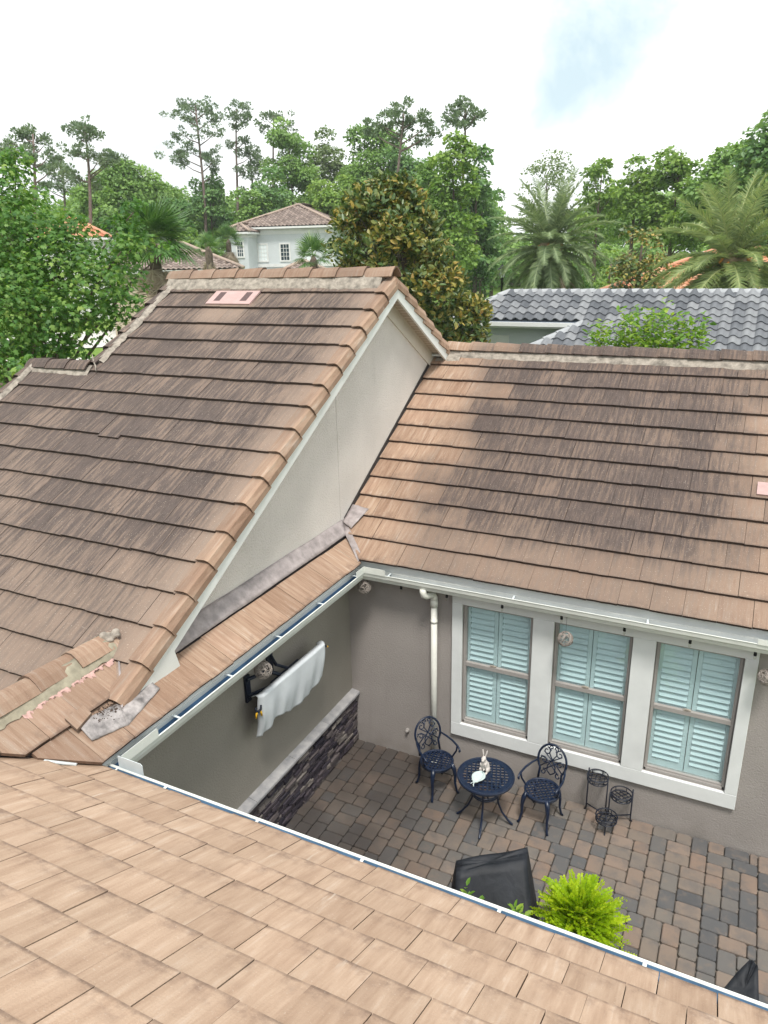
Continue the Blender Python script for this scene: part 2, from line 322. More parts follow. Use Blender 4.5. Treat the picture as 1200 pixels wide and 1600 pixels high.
# ------------------------------------------------------------------ mesh helpers
class MB:
    def __init__(s): s.v = []; s.f = []; s.mi = []; s.a = {}
    def add(s, vs, fs, mi=0):
        k = len(s.v); s.v += [tuple(map(float, p)) for p in vs]; s.f += [tuple(i+k for i in f) for f in fs]; s.mi += [mi]*len(fs); return s
    def box(s, a, b, mi=0):
        (x0, y0, z0), (x1, y1, z1) = a, b
        x0, x1 = min(x0, x1), max(x0, x1); y0, y1 = min(y0, y1), max(y0, y1); z0, z1 = min(z0, z1), max(z0, z1)
        return s.add([(x0, y0, z0), (x1, y0, z0), (x1, y1, z0), (x0, y1, z0), (x0, y0, z1), (x1, y0, z1), (x1, y1, z1), (x0, y1, z1)],
                     [(0, 3, 2, 1), (4, 5, 6, 7), (0, 1, 5, 4), (1, 2, 6, 5), (2, 3, 7, 6), (3, 0, 4, 7)], mi)
    def prism(s, poly, vec, mi=0):         # a planar 3-D polygon swept by vec
        n = len(poly); p = [Vector(q) for q in poly]; w = Vector(vec)
        nn = Vector((0, 0, 0))
        for i in range(n): nn += p[i].cross(p[(i+1) % n])
        if nn.dot(w) > 0: p.reverse()
        return s.add(p+[q+w for q in p], [tuple(range(n)), tuple(range(2*n-1, n-1, -1))]+[(i+n, (i+1) % n+n, (i+1) % n, i) for i in range(n)], mi)
    def tube(s, pts, r, n=8, mi=0, caps=True, closed=False):
        pts = [Vector(p) for p in pts]; m = len(pts); rr = r if isinstance(r, (list, tuple)) else [r]*m
        up = None; rings = []
        for i, p in enumerate(pts):
            a = pts[(i-1) % m] if (closed or i > 0) else p; b = pts[(i+1) % m] if (closed or i < m-1) else p
            t = (b-a).normalized()
            if up is None: up = t.orthogonal().normalized()
            up = (up - t*up.dot(t)); up = up.normalized() if up.length > 1e-6 else t.orthogonal().normalized()
            sd_ = t.cross(up)
            rings.append([p+(up*math.cos(2*math.pi*k/n)+sd_*math.sin(2*math.pi*k/n))*rr[i] for k in range(n)])
        vs_ = [q for r_ in rings for q in r_]; fs = []
        for i in range(m if closed else m-1):
            j = (i+1) % m
            for k in range(n): fs.append((i*n+k, i*n+(k+1) % n, j*n+(k+1) % n, j*n+k))
        if caps and not closed: fs += [tuple(range(n-1, -1, -1)), tuple((m-1)*n+k for k in range(n))]
        return s.add(vs_, fs, mi)
    def lathe(s, prof, c=(0, 0, 0), n=20, mi=0):
        vs_ = []; fs = []
        for r, z in prof:
            for k in range(n): vs_.append((c[0]+r*math.cos(2*math.pi*k/n), c[1]+r*math.sin(2*math.pi*k/n), c[2]+z))
        for i in range(len(prof)-1):
            for k in range(n): fs.append((i*n+k, i*n+(k+1) % n, (i+1)*n+(k+1) % n, (i+1)*n+k))
        fs += [tuple(range(n-1, -1, -1)), tuple((len(prof)-1)*n+k for k in range(n))]
        return s.add(vs_, fs, mi)
    def ell(s, c, r, n=14, m=9, rot=None, mi=0):
        vs_ = []; fs = []; R = rot.to_matrix() if rot else Matrix.Identity(3)
        for i in range(m+1):
            th = math.pi*i/m
            for k in range(n):
                ph = 2*math.pi*k/n
                vs_.append(Vector(c)+R @ Vector((r[0]*math.sin(th)*math.cos(ph), r[1]*math.sin(th)*math.sin(ph), r[2]*math.cos(th))))
        for i in range(m):
            for k in range(n): fs.append(((i+1)*n+k, (i+1)*n+(k+1) % n, i*n+(k+1) % n, i*n+k))
        return s.add(vs_, fs, mi)
    def mesh(s, name, mats, smooth=False):
        me = bpy.data.meshes.new(name); me.from_pydata(s.v, [], s.f)
        for mt in (mats if isinstance(mats, (list, tuple)) else [mats]): me.materials.append(MATS[mt])
        if any(s.mi): me.polygons.foreach_set('material_index', s.mi)
        if smooth: me.polygons.foreach_set('use_smooth', [True]*len(me.polygons))
        for k, vals in s.a.items():
            at_ = me.attributes.new(k, 'FLOAT', 'POINT' if k == 'tv' else 'FACE'); at_.data.foreach_set('value', vals)
        me.update(); return me
    def build(s, name, mats, parent=None, smooth=False): return link(name, s.mesh(name, mats, smooth), parent)
def link(name, me, parent=None):
    o = bpy.data.objects.new(name, me); COL.objects.link(o)
    if parent: o.parent = parent
    return o
def tag(o, label=None, cat=None, group=None, kind=None):
    if label: o['label'] = label
    if cat: o['category'] = cat
    if group: o['group'] = group
    if kind: o['kind'] = kind
    return o
def empty(name, loc=(0, 0, 0), rz=0):
    o = bpy.data.objects.new(name, None); COL.objects.link(o); o.location = loc; o.rotation_euler = (0, 0, rz); o.empty_display_size = .2
    return o
def copy_tree(o, parent=None):
    c = o.copy(); COL.objects.link(c); c.parent = parent
    for ch in list(o.children): copy_tree(ch, c)
    return c
def np_mesh(name, verts, faces, mats, attrs=None, smooth=False):
    me = bpy.data.meshes.new(name); verts = np.asarray(verts, np.float32); faces = np.asarray(faces, np.int32); k = faces.shape[1]
    me.vertices.add(len(verts)); me.vertices.foreach_set('co', verts.ravel())
    me.loops.add(faces.size); me.loops.foreach_set('vertex_index', faces.ravel())
    me.polygons.add(len(faces)); me.polygons.foreach_set('loop_start', np.arange(0, faces.size, k, dtype=np.int32)); me.polygons.foreach_set('loop_total', np.full(len(faces), k, np.int32))
    for mt in (mats if isinstance(mats, (list, tuple)) else [mats]): me.materials.append(MATS[mt])
    for a, vals in (attrs or {}).items():
        at_ = me.attributes.new(a, 'FLOAT', 'FACE'); at_.data.foreach_set('value', np.asarray(vals, np.float32))
    if smooth: me.polygons.foreach_set('use_smooth', np.ones(len(faces), bool))
    me.update(calc_edges=True); me.validate(); return me
# ------------------------------------------------------------------ the ground
def ground_z(x, y):
    d = math.hypot(x-2, y+2)
    t = min(1, max(0, (d-16)/46)); return -.06 + 3.0*t*t*(3-2*t)
def ground():
    rs = [0, 4, 8, 12, 16, 20, 24, 28, 32, 36, 40, 45, 50, 56, 62, 75, 100, 150, 250, 450, 900]; n = 48; vs_ = [(2, -2, -.06)]; fs = []
    for r in rs[1:]:
        for k in range(n):
            x, y = 2+r*math.cos(2*math.pi*k/n), -2+r*math.sin(2*math.pi*k/n); vs_.append((x, y, ground_z(x, y)))
    for k in range(n): fs.append((0, 1+k, 1+(k+1) % n))
    for i in range(len(rs)-2):
        for k in range(n): fs.append((1+i*n+k, 1+(i+1)*n+k, 1+(i+1)*n+(k+1) % n, 1+i*n+(k+1) % n))
    m = MB(); m.add(vs_, fs); o = m.build('ground', 'lawn', None, True); tag(o, 'green lawn and ground around the houses', None, kind='structure')
ground()
def drape(name, path, w, mat, lift, label):
    m = MB(); vs_ = []; fs = []; pts = []
    for a, b in zip(path[:-1], path[1:]):
        n = max(2, int(math.hypot(b[0]-a[0], b[1]-a[1])/2))
        pts += [(a[0]+(b[0]-a[0])*i/n, a[1]+(b[1]-a[1])*i/n) for i in range(n)]
    pts.append(path[-1])
    for i, p in enumerate(pts):
        a = pts[max(0, i-1)]; b = pts[min(len(pts)-1, i+1)]; L = math.hypot(b[0]-a[0], b[1]-a[1]); nx, ny = -(b[1]-a[1])/L, (b[0]-a[0])/L
        for q in (-.5, 0, .5): x, y = p[0]+nx*w*q, p[1]+ny*w*q; vs_.append((x, y, ground_z(x, y)+lift))
    for i in range(len(pts)-1):
        for j in (0, 1): fs.append((i*3+j, i*3+j+1, i*3+j+4, i*3+j+3))
    m.add(vs_, fs); tag(m.build(name, mat), label, kind='structure')
a_, b_, c_ = at(20, 480, 52), at(175, 480, 52), at(330, 480, 66)
drape('road', [(a_[0]-12, a_[1]-14), (a_[0], a_[1]), (b_[0], b_[1]), (c_[0]+4, c_[1]+8)], 6.0, 'concrete', .05, 'pale concrete street beyond the maple tree')
a_, b_ = at(60, 480, 46), at(200, 480, 45)
drape('pavement', [(a_[0]-8, a_[1]-9), (a_[0], a_[1]), (b_[0], b_[1])], 1.3, 'concrete', .055, 'pale concrete footpath beside the street')

# ------------------------------------------------------------------ the patio
def patio():
    m = MB(); m.add([(-.05, .05, 0), (-.05, -4.9, 0), (7.5, -4.9, 0), (7.5, .05, 0)], [(0, 1, 2, 3)])
    base = m.build('patio', 'joint_sand'); tag(base, 'brown and grey concrete paver patio between the house wings', kind='structure')
    U = .088; nx, ny = 84, 54; occ = np.zeros((nx, ny), bool); rng = random.Random(5); items = []
    edge = 60
    for j in range(ny):
        for i in range(nx):
            if occ[i, j]: continue
            opts = [(2, 2)]*6+[(3, 2)]*4+[(2, 3)]*4
            if i == edge or i == edge+1: opts = [(2, 3)]
            rng.shuffle(opts); opts += [(2, 1), (1, 2), (1, 1)]
            for a, b in opts:
                if i < edge and i+a > edge: continue
                if i+a <= nx and j+b <= ny and not occ[i:i+a, j:j+b].any():
                    nxt = (not occ[i+a, j]) and (i+a+1 >= nx or occ[i+a+1, j]) if i+a < nx else False
                    if nxt and a*b > 3 and rng.random() < .97 and i+a != edge: continue
                    occ[i:i+a, j:j+b] = True; items.append((i, j, a, b)); break
    rest = MB(); rr = []; cand = []
    for i, j, a, b in items:
        x0, x1, y1, y0 = .02+i*U, .02+(i+a)*U, -.015-j*U, -.015-(j+b)*U
        if x1 < .12: continue
        g = .0035+rng.random()*.0015; c = .012+rng.random()*.008; z = .045+rng.uniform(-.003, .003); tilt = (rng.uniform(-.006, .006), rng.uniform(-.006, .006))
        cx, cy = (x0+x1)/2, (y0+y1)/2
        def ring(gg, cc, zz):
            X0, X1, Y0, Y1 = x0+gg, x1-gg, y0+gg, y1-gg
            p = [(X0+cc, Y0), (X1-cc, Y0), (X1, Y0+cc), (X1, Y1-cc), (X1-cc, Y1), (X0+cc, Y1), (X0, Y1-cc), (X0, Y0+cc)]
            return [(q[0], q[1], zz+(q[0]-cx)*tilt[0]+(q[1]-cy)*tilt[1]) for q in p]
        vs_ = ring(g, c, .005)+ring(g, c, z-.009)+ring(g+.008, c, z)
        fs = [tuple(range(16, 24))]+[(r0+k, r0+(k+1) % 8, r0+8+(k+1) % 8, r0+8+k) for r0 in (0, 8) for k in range(8)]
        u, v, d = proj((cx, cy, z)); vis = -10 < u < 1215 and v < 1610
        # the gutter of the wing below the camera hides what lies behind its lip
        t = (CAM_C[1]+4.49)/(CAM_C[1]-cy) if cy != CAM_C[1] else 0
        zl = CAM_C[2]+(z-CAM_C[2])*(-4.49-CAM_C[1])/(cy-CAM_C[1]); hid = zl < 2.80
        cand.append(((0 if (hid or not vis) else a*b/d/d), vs_, fs, rng.random()))
    cand.sort(key=lambda q: -q[0])
    for n, (sc, vs_, fs, r) in enumerate(cand):
        if n < 300 and sc > 0:
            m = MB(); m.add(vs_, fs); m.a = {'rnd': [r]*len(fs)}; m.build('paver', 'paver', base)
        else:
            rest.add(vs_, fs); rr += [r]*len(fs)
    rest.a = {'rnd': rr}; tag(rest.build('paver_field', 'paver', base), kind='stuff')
patio()

# ------------------------------------------------------------------ the house
K = 7/12; CS = 1/math.hypot(1, K); SN = K*CS
house = empty('house'); tag(house, 'taupe stucco house with brown flat tile roofs around a paved courtyard', 'house')
def part(mb, name, mat, parent=None, smooth=False): return mb.build(name, mat, parent or house, smooth)
def V3(*a): return Vector(a)
def clip(poly, a, b, c):
    out = []
    for i, p in enumerate(poly):
        q = poly[(i+1) % len(poly)]; dp = a*p[0]+b*p[1]+c; dq = a*q[0]+b*q[1]+c
        if dp >= 0: out.append(p)
        if (dp >= 0) != (dq >= 0):
            t = dp/(dp-dq); out.append((p[0]+(q[0]-p[0])*t, p[1]+(q[1]-p[1])*t))
    return out
TILES = []
def add_tile(roof, mat, O, S, T, N, s0, s1, t0, t1, e, clips, rng, slip=0):
    ns = 4; ds, dt, dh, ro = rng.uniform(-.002, .002), rng.uniform(-.005, .005)+slip, rng.uniform(-.002, .004), rng.uniform(-.004, .004)
    g = .0022 if mat == 'tile_N' else .0016
    bot = [(s0+g+(s1-s0-2*g)*i/ns, t0+rng.uniform(-.0025, .0025)) for i in range(ns+1)]
    poly = bot+[(s1-g, t1), (s0+g, t1)]; sc = (s0+s1)/2
    poly = [(s+ds+(t-t0)*ro, t+dt+(s-sc)*ro) for s, t in poly]
    for c in (clips(sc) if callable(clips) else clips):
        poly = clip(poly, *c)
        if len(poly) < 3: return
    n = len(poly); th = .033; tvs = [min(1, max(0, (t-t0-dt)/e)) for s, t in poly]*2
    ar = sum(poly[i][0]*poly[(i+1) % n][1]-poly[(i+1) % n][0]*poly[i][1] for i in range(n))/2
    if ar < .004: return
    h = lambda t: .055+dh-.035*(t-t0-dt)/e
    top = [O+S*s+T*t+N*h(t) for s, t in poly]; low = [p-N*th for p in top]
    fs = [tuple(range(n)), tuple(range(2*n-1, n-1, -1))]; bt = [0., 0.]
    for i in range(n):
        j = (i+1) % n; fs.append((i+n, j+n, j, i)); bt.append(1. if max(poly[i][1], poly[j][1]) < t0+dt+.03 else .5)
    pr = [proj(p) for p in top]; A = abs(sum(pr[i][0]*pr[(i+1) % n][1]-pr[(i+1) % n][0]*pr[i][1] for i in range(n)))/2
    cu, cv = sum(p[0] for p in pr)/n, sum(p[1] for p in pr)/n
    if not (-20 < cu < 1220 and -20 < cv < 1620) or min(p[2] for p in pr) < .3: A = 0
    TILES.append((A, roof, mat, top+low, fs, rng.random(), bt, tvs))
def tile_rows(roof, mat, O, S, T, s0, s1, t0, t1, e, w, clips=(), seed=1, first=0, slips=()):
    rng = random.Random(seed); N = S.cross(T).normalized()
    if N.z < 0: N = -N
    i = first; t = t0
    while t < t1-.02:
        off = (.5 if i % 2 else 0)*w+rng.uniform(-.015, .015)*w; s = s0-w+off; j = 0
        while s < s1:
            a, b = max(s, s0), min(s+w, s1)
            if b-a > .03:
                slip = 0
                for (si, sx, sv) in slips:
                    if si == i and a <= sx < b: slip = sv
                flip = S.cross(T).z < 0
                add_tile(roof, mat, O, S, T, N, a, b, t, min(t+e+.045, t1), e, clips, rng, slip)
            s += w
        t += e; i += 1
def flush_tiles():
    TILES.sort(key=lambda q: -q[0]); rest = {}
    for k, (A, roof, mat, vs_, fs, r, bt, tvs) in enumerate(TILES):
        # wind faces outwards
        if k < 300 and A > 0:
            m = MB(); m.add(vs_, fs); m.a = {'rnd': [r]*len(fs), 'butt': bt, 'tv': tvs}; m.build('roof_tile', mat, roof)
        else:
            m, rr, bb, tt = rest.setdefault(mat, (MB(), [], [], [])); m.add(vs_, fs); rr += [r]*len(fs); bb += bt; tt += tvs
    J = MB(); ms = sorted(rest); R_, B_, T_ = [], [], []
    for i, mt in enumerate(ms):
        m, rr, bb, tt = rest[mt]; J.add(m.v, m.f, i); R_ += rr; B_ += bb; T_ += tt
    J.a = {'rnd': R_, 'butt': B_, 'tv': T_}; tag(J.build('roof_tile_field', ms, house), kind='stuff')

def cap_piece(p0, p1, A, U, prof0, prof1, th, name, mat, parent, rng):
    n = len(prof0)
    def inner(pr):
        out = []
        for i in range(n):
            a = pr[max(0, i-1)]; b = pr[min(n-1, i+1)]; dx, dy = b[0]-a[0], b[1]-a[1]; L = math.hypot(dx, dy); nx, ny = dy/L, -dx/L
            if ny > 0 and abs(ny) > .2 or (abs(ny) <= .2 and nx > 0 and pr[i][0] > 0 and False): nx, ny = -nx, -ny
            out.append((pr[i][0]+nx*th, pr[i][1]+ny*th))
        return out
    vs_ = []
    for p, pr in ((p0, prof0), (p1, prof1)):
        for q in pr: vs_.append(p+A*q[0]+U*q[1])
        for q in inner(pr): vs_.append(p+A*q[0]+U*q[1])
    m = 2*n; fs = []
    for i in range(n-1):
        fs += [(i, i+1, m+i+1, m+i), (n+i+1, n+i, m+n+i, m+n+i+1), (i+1, i, n+i, n+i+1), (m+i, m+i+1, m+n+i+1, m+n+i)]
    fs += [(0, m, m+n, n), (n-1, 2*n-1, m+2*n-1, m+n-1)]
    M = MB(); M.add(vs_, fs); bt = [0.0]*len(fs)
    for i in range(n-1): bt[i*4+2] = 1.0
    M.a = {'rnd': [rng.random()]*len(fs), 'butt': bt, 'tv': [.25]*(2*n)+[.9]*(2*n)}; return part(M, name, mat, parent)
def ridge_caps(p0, p1, L, hw, drop, mat, parent, seed, lift=.0, name='ridge_tile'):
    rng = random.Random(seed); p0, p1 = Vector(p0), Vector(p1); d = (p1-p0); n = max(1, round(d.length/L)); d = d/n
    A = Vector((0, 0, 1)).cross(d).normalized(); U = d.cross(A).normalized()
    if U.z < 0: U = -U
    pf = lambda k, z: [(-hw*k, z-drop*k), (-hw*.62*k, z-drop*.42*k), (-hw*.2*k, z-.004), (hw*.2*k, z-.004), (hw*.62*k, z-drop*.42*k), (hw*k, z-drop*k)]
    for i in range(n):
        j = Vector((0, 0, rng.uniform(-.004, .006))); s = A*rng.uniform(-.008, .008)
        cap_piece(p0+d*(i-.04)+j+s, p0+d*(i+1.06)+j+s, A, U, pf(1.03, .024+lift), pf(.95, .0+lift), .02, name, mat, parent, rng)
def rake_caps(p0, p1, L, side, mat, parent, seed, top=.15, drop=.15, name='rake_tile'):
    # p0 low end, p1 high end; side = outward direction
    rng = random.Random(seed); p0, p1 = Vector(p0), Vector(p1); d = p1-p0; n = max(1, round(d.length/L)); d = d/n
    A = Vector(side).normalized(); U = d.cross(A).normalized()
    if U.z < 0: U = -U
    pf = lambda z, k: [(-top, z*.8), (-.012, z), (.02*k, z-.014), (.05*k, z-drop*.55), (.05*k, z-drop)]
    for i in range(n):
        s = A*rng.uniform(-.004, .004)+U*rng.uniform(-.003, .004)
        cap_piece(p0+d*(i-.03)+s, p0+d*(i+1.05)+s, A, U, pf(.064, 1.2), pf(.016, .85), .02, name, mat, parent, rng)
def mortar_strip(p0, p1, wv, hv, mat, parent, seed, n=60, name='mortar_bed', amp=.25):
    rng = random.Random(seed); p0, p1 = Vector(p0), Vector(p1); wv, hv = Vector(wv), Vector(hv); vs_ = []; fs = []; w0 = 0; w1 = 0
    for i in range(n+1):
        p = p0+(p1-p0)*i/n; w0 = .6*w0+rng.uniform(-amp, amp)*.5; w1 = .5*w1+rng.uniform(-amp, amp)*.5
        vs_ += [p+wv*(1+w0), p+wv*(.92+w0)+hv*(.35+w1*.3), p+wv*(.45+w1*.5)+hv*(.8+w1*.3), p+hv*(1+w1*.3), p]
    for i in range(n):
        for k in range(4): fs.append((i*5+k, i*5+k+1, (i+1)*5+k+1, (i+1)*5+k))
    m = MB(); m.add(vs_, fs); return part(m, name, mat, parent, True)

# --- roof planes (z of the tile tops): L faces -Y, R faces -Y, E faces +X, N faces +Y
zL = lambda y: 6.39+K*(y-1.53)
zR = lambda y: 3.124+K*y
zE = lambda x: 2.95+K*(.30-x)
zN = lambda y: 2.888+K*(-4.60-y)
DK = .05
XG = -.18      # the gable wall
XR = .06       # the barge board
# decks
def deck(name, poly, mat='underlay'):
    m = MB(); m.prism([Vector(p) for p in poly], (0, 0, -.09)); return part(m, name, mat)
gable_roof = deck('gable_roof', [(XR-.03, 1.53, zL(1.53)-DK), (-3.83, 1.53, zL(1.53)-DK), (-3.83, -4.6, zL(-4.6)-DK), (-1.5, -4.6, zL(-4.6)-DK), (-.45, -3.58, zL(-3.58)-DK), (XR-.03, -4.05, zL(-4.05)-DK)])
m = MB(); m.prism([(-3.83, -.33, zL(-.33)-DK), (-5.0, -.33, zL(-.33)-DK), (-5.0, -4.6, zL(-4.6)-DK), (-3.83, -4.6, zL(-4.6)-DK)], (0, 0, -.09)); part(m, 'lower_deck', 'underlay', gable_roof)
m = MB(); m.prism([(XR-.03, 1.53, zL(1.53)-DK), (-3.83, 1.53, zL(1.53)-DK), (-3.83, 4.2, 6.39-K*2.67-DK), (-.2, 4.2, 6.39-K*2.67-DK), (-.2, 3.75, 6.39-K*2.22-DK), (XR-.03, 3.5, 6.39-K*1.97-DK)], (0, 0, -.09)); part(m, 'rear_deck', 'underlay', gable_roof)
m = MB(); m.prism([(-3.83, -.33, zL(-.33)-DK), (-5.0, -.33, zL(-.33)-DK), (-5.0, 2.6, zL(-.33)-K*2.93-DK), (-3.83, 2.6, zL(-.33)-K*2.93-DK)], (0, 0, -.09)); part(m, 'lower_rear_deck', 'underlay', gable_roof)
wing_roof = deck('wing_roof', [(XG+.0, .26, zR(.26)-DK), (.27, -.155, zR(-.155)-DK), (7.0, -.155, zR(-.155)-DK), (7.0, 3.62, zR(3.62)-DK), (XG, 3.62, zR(3.62)-DK)])
m = MB(); m.prism([(XG, 3.62, zR(3.62)-DK), (7.0, 3.62, zR(3.62)-DK), (7.0, 7.4, zR(3.62)-K*3.78-DK), (XG, 7.4, zR(3.62)-K*3.78-DK)], (0, 0, -.09)); part(m, 'rear_deck', 'underlay', wing_roof)
pent_roof = deck('pent_roof', [(.25, -.18, zE(.25)-DK), (XG, .27, zE(XG)-DK), (XG, -3.6, zE(XG)-DK), (-.45, -3.6, zE(-.45)-DK), (-.45, -5.3, zE(-.45)-DK), (.25, -4.6, zE(.25)-DK)])
m = MB(); m.prism([(-.45, -3.57, zE(-.45)-DK), (-.45, -5.5, zE(-.45)-DK), (-1.6, -5.5, zE(-.45)-DK-K*1.15), (-1.6, -4.72, zE(-.45)-DK-K*1.15)], (0, 0, -.05)); part(m, 'west_deck', 'underlay', pent_roof)
near_roof = deck('near_roof', [(.25, -4.64, zN(-4.64)-DK), (7.0, -4.64, zN(-4.64)-DK), (7.0, -9.6, zN(-9.6)-DK), (-2.2, -9.6, zN(-9.6)-DK), (-2.2, -7.1, zN(-7.1)-DK)])
X, Y, Z = V3(1, 0, 0), V3(0, 1, 0), V3(0, 0, 1)
TL = V3(0, CS, SN); TE = V3(-CS, 0, SN); TN = V3(0, -CS, SN)
e = .335/CS
# butt lines of the gable roof at y = 1.25 - .335 i
y0 = 1.25-.335*17
cl_ = [(1, CS, y0+4.03)]        # s + y > -4.03 (valley to the pent roof)
clL = lambda s: [(1, CS, y0+4.05)] if s > -.45 else [(-1, CS, y0+3.14)]
O = V3(0, y0, zL(y0)-.045)
tile_rows(gable_roof, 'tile_L', O, X, TL, -3.80, -.07, 0, (1.50-y0)/CS, e, .335, clL, 3, 0, slips=((9, -2.35, -.045),))
tile_rows(gable_roof, 'tile_L', O, X, TL, -4.96, -3.80, 0, (-.36-y0)/CS, e, .335, clL, 4, 0)
# rear slopes (out of the picture but real)
Or = V3(0, 3.55, 6.39-K*2.02-.045); tile_rows(gable_roof, 'tile_L', Or, -X, V3(0, -CS, SN), .25, 3.80, 0, 2.02/CS-.03, e, .335, (), 5)
e2 = .315/CS
OR = V3(0, -.22, zR(-.22)-.045)
tile_rows(wing_roof, 'tile_R', OR, X, TL, XG+.02, 6.8, 0, (3.58+.22)/CS, e2, .335, [(1, CS, -.22-.09)], 8)
OE = V3(.315, 0, zE(.315)-.045)
tile_rows(pent_roof, 'tile_E', OE, Y, TE, -4.9, .4, 0, .36/CS, .36/CS, .33, [(-1, CS, -.315+.07), (1, -CS*-1, 4.9-.315+.012)], 9)
tile_rows(pent_roof, 'tile_E', OE, Y, TE, -5.4, -3.5, .36/CS, .74/CS, .38/CS, .33, [(1, CS*1, 4.9-.315+.012), (-1, CS, -4.05-.315+.02)], 10)
ON = V3(0, -4.60, zN(-4.60)-.045)
tile_rows(near_roof, 'tile_N', ON, -X, TN, -6.8, 2.2, 0, 4.9/CS, .287/CS, .29, [(-1, CS, -.3+.015)], 21)
flush_tiles()

# ridge and rake tiles, mortar
ridge_caps((XR-.03, 1.55, 6.525), (-3.84, 1.55, 6.525), .42, .17, .125, 'tile_K', gable_roof, 31)
mortar_strip((XR-.15, 1.42, zL(1.42)-.02), (-3.8, 1.42, zL(1.42)-.02), (0, -.15, -.087), (0, .05, .17), 'mortar', gable_roof, 32)
mortar_strip((XR-.15, 1.64, zL(1.42)-.02), (-3.8, 1.64, zL(1.42)-.02), (0, .09, -.058), (0, -.03, .14), 'mortar', gable_roof, 33)
rake_caps((XR-.02, -4.10, zL(-4.10)+.0), (XR-.02, 1.50, zL(1.50)+.0), .392, (1, 0, 0), 'tile_K', gable_roof, 34, .13, .145)
rake_caps((XR-.02, 3.72, 6.39-K*2.19), (XR-.02, 1.53, 6.39), .36, (1, 0, 0), 'tile_E', gable_roof, 35, .13, .15)
rake_caps((-3.84, -.33, zL(-.33)), (-3.84, 1.53, zL(1.53)), .39, (-1, 0, 0), 'tile_L', gable_roof, 36, .12, .13)
rake_caps((-5.02, -3.6, zL(-3.6)), (-5.02, -.33, zL(-.33)), .39, (-1, 0, 0), 'tile_L', gable_roof, 37, .12, .13)
mortar_strip((-3.72, -.30, zL(-.30)+.01), (-3.72, 1.45, zL(1.45)+.01), (.075, 0, 0), (-.03, 0, .045), 'mortar', gable_roof, 38, amp=.5)
mortar_strip((-4.90, -3.4, zL(-3.4)+.01), (-4.90, -.36, zL(-.36)+.01), (.06, 0, 0), (-.02, 0, .05), 'mortar', gable_roof, 39, amp=.5)
ridge_caps((-3.82, -.33, zL(-.33)+.05), (-5.02, -.33, zL(-.33)+.05), .42, .165, .11, 'tile_L', gable_roof, 40)
mortar_strip((-3.75, -.43, zL(-.43)-.02), (-4.95, -.43, zL(-.43)-.02), (0, -.10, -.058), (0, .04, .085), 'mortar', gable_roof, 41, 30)
mortar_strip((-3.6, -.45, zL(-.45)), (-3.86, -.25, zL(-.25)+.03), (.06, -.08, -.02), (-.06, .03, .07), 'mortar', gable_roof, 42, 12)
rz_ = zR(3.62)
ridge_caps((.02, 3.62, rz_+.085), (7.0, 3.62, rz_+.085), .405, .165, .11, 'tile_R', wing_roof, 43)
mortar_strip((.05, 3.51, zR(3.51)-.02), (7.0, 3.51, zR(3.51)-.02), (0, -.13, -.075), (0, .04, .10), 'mortar', wing_roof, 44, 110)
mortar_strip((-.10, 3.40, zR(3.40)+.0), (.30, 3.46, zR(3.46)), (0, -.14, -.075), (0, .05, .06), 'mortar', wing_roof, 45, 14)
# short ridge above the pent roof
zk = zE(-.45)
ridge_caps((-.47, -5.35, zk+.06), (-.47, -3.66, zk+.06), .44, .15, .105, 'tile_E', pent_roof, 46)
mortar_strip((-.37, -5.3, zk-.045), (-.37, -3.66, zk-.045), (.085, 0, -.05), (-.035, 0, .085), 'mortar_olive', pent_roof, 47, 60)
mortar_strip((-.285, -4.75, zE(-.285)-.004), (-.285, -3.75, zE(-.285)-.004), (.022, 0, -.012), (.0, 0, .012), 'mortar_pink', pent_roof, 48, 90, 'pink_mortar', 2.2)
mortar_strip((-.58, -5.3, zk-.045), (-.58, -3.62, zk-.045), (-.11, 0, -.05), (.035, 0, .085), 'mortar', pent_roof, 49, 50)
mm = MB()
for i in range(26):
    a = RND.uniform(0, 6.28); mm.ell((-.42+RND.gauss(0, .035), -3.68+RND.gauss(0, .035), zk+.02+RND.gauss(0, .022)), (RND.uniform(.02, .045), RND.uniform(.02, .045), RND.uniform(.015, .03)), 9, 6)
o = part(mm, 'mortar_lump', 'mortar', pent_roof, True); rm = o.modifiers.new('remesh', 'REMESH'); rm.mode = 'VOXEL'; rm.voxel_size = .012
# valley metal between the gable roof and the pent roof, with leaf litter in it
def strip(name, a, b, w, mat, parent, lift=.0, th=.004):
    a, b, w = Vector(a), Vector(b), Vector(w); m = MB(); l = Vector((0, 0, lift)); m.prism([a+l, a+w+l, b+w+l, b+l], (0, 0, th)); return part(m, name, mat, parent)
yv = lambda x: -4.016-x
strip('valley_metal', (-.42, yv(-.42)-.012, zE(-.42)+.006), (.10, yv(.10)-.012, zE(.10)+.006), (.012, .012, 0), 'lead', pent_roof, .004, .018)
db = MB(); rg = random.Random(4)
for i in range(170):
    t = rg.random(); x = -.38+.42*t; p = Vector((x+rg.uniform(-.0, .035), yv(x)+rg.uniform(.0, .05), zE(x)+.012))
    db.ell(p, (rg.uniform(.006, .014), rg.uniform(.004, .010), .006), 5, 3)
for i in range(120):
    p = Vector((rg.gauss(.06, .03), rg.gauss(-4.22, .07), 0)); p.z = zE(p.x)+.014; db.ell(p, (rg.uniform(.005, .013), rg.uniform(.004, .010), .005), 5, 3)
tag(part(db, 'leaf_litter', 'debris', pent_roof), kind='stuff')
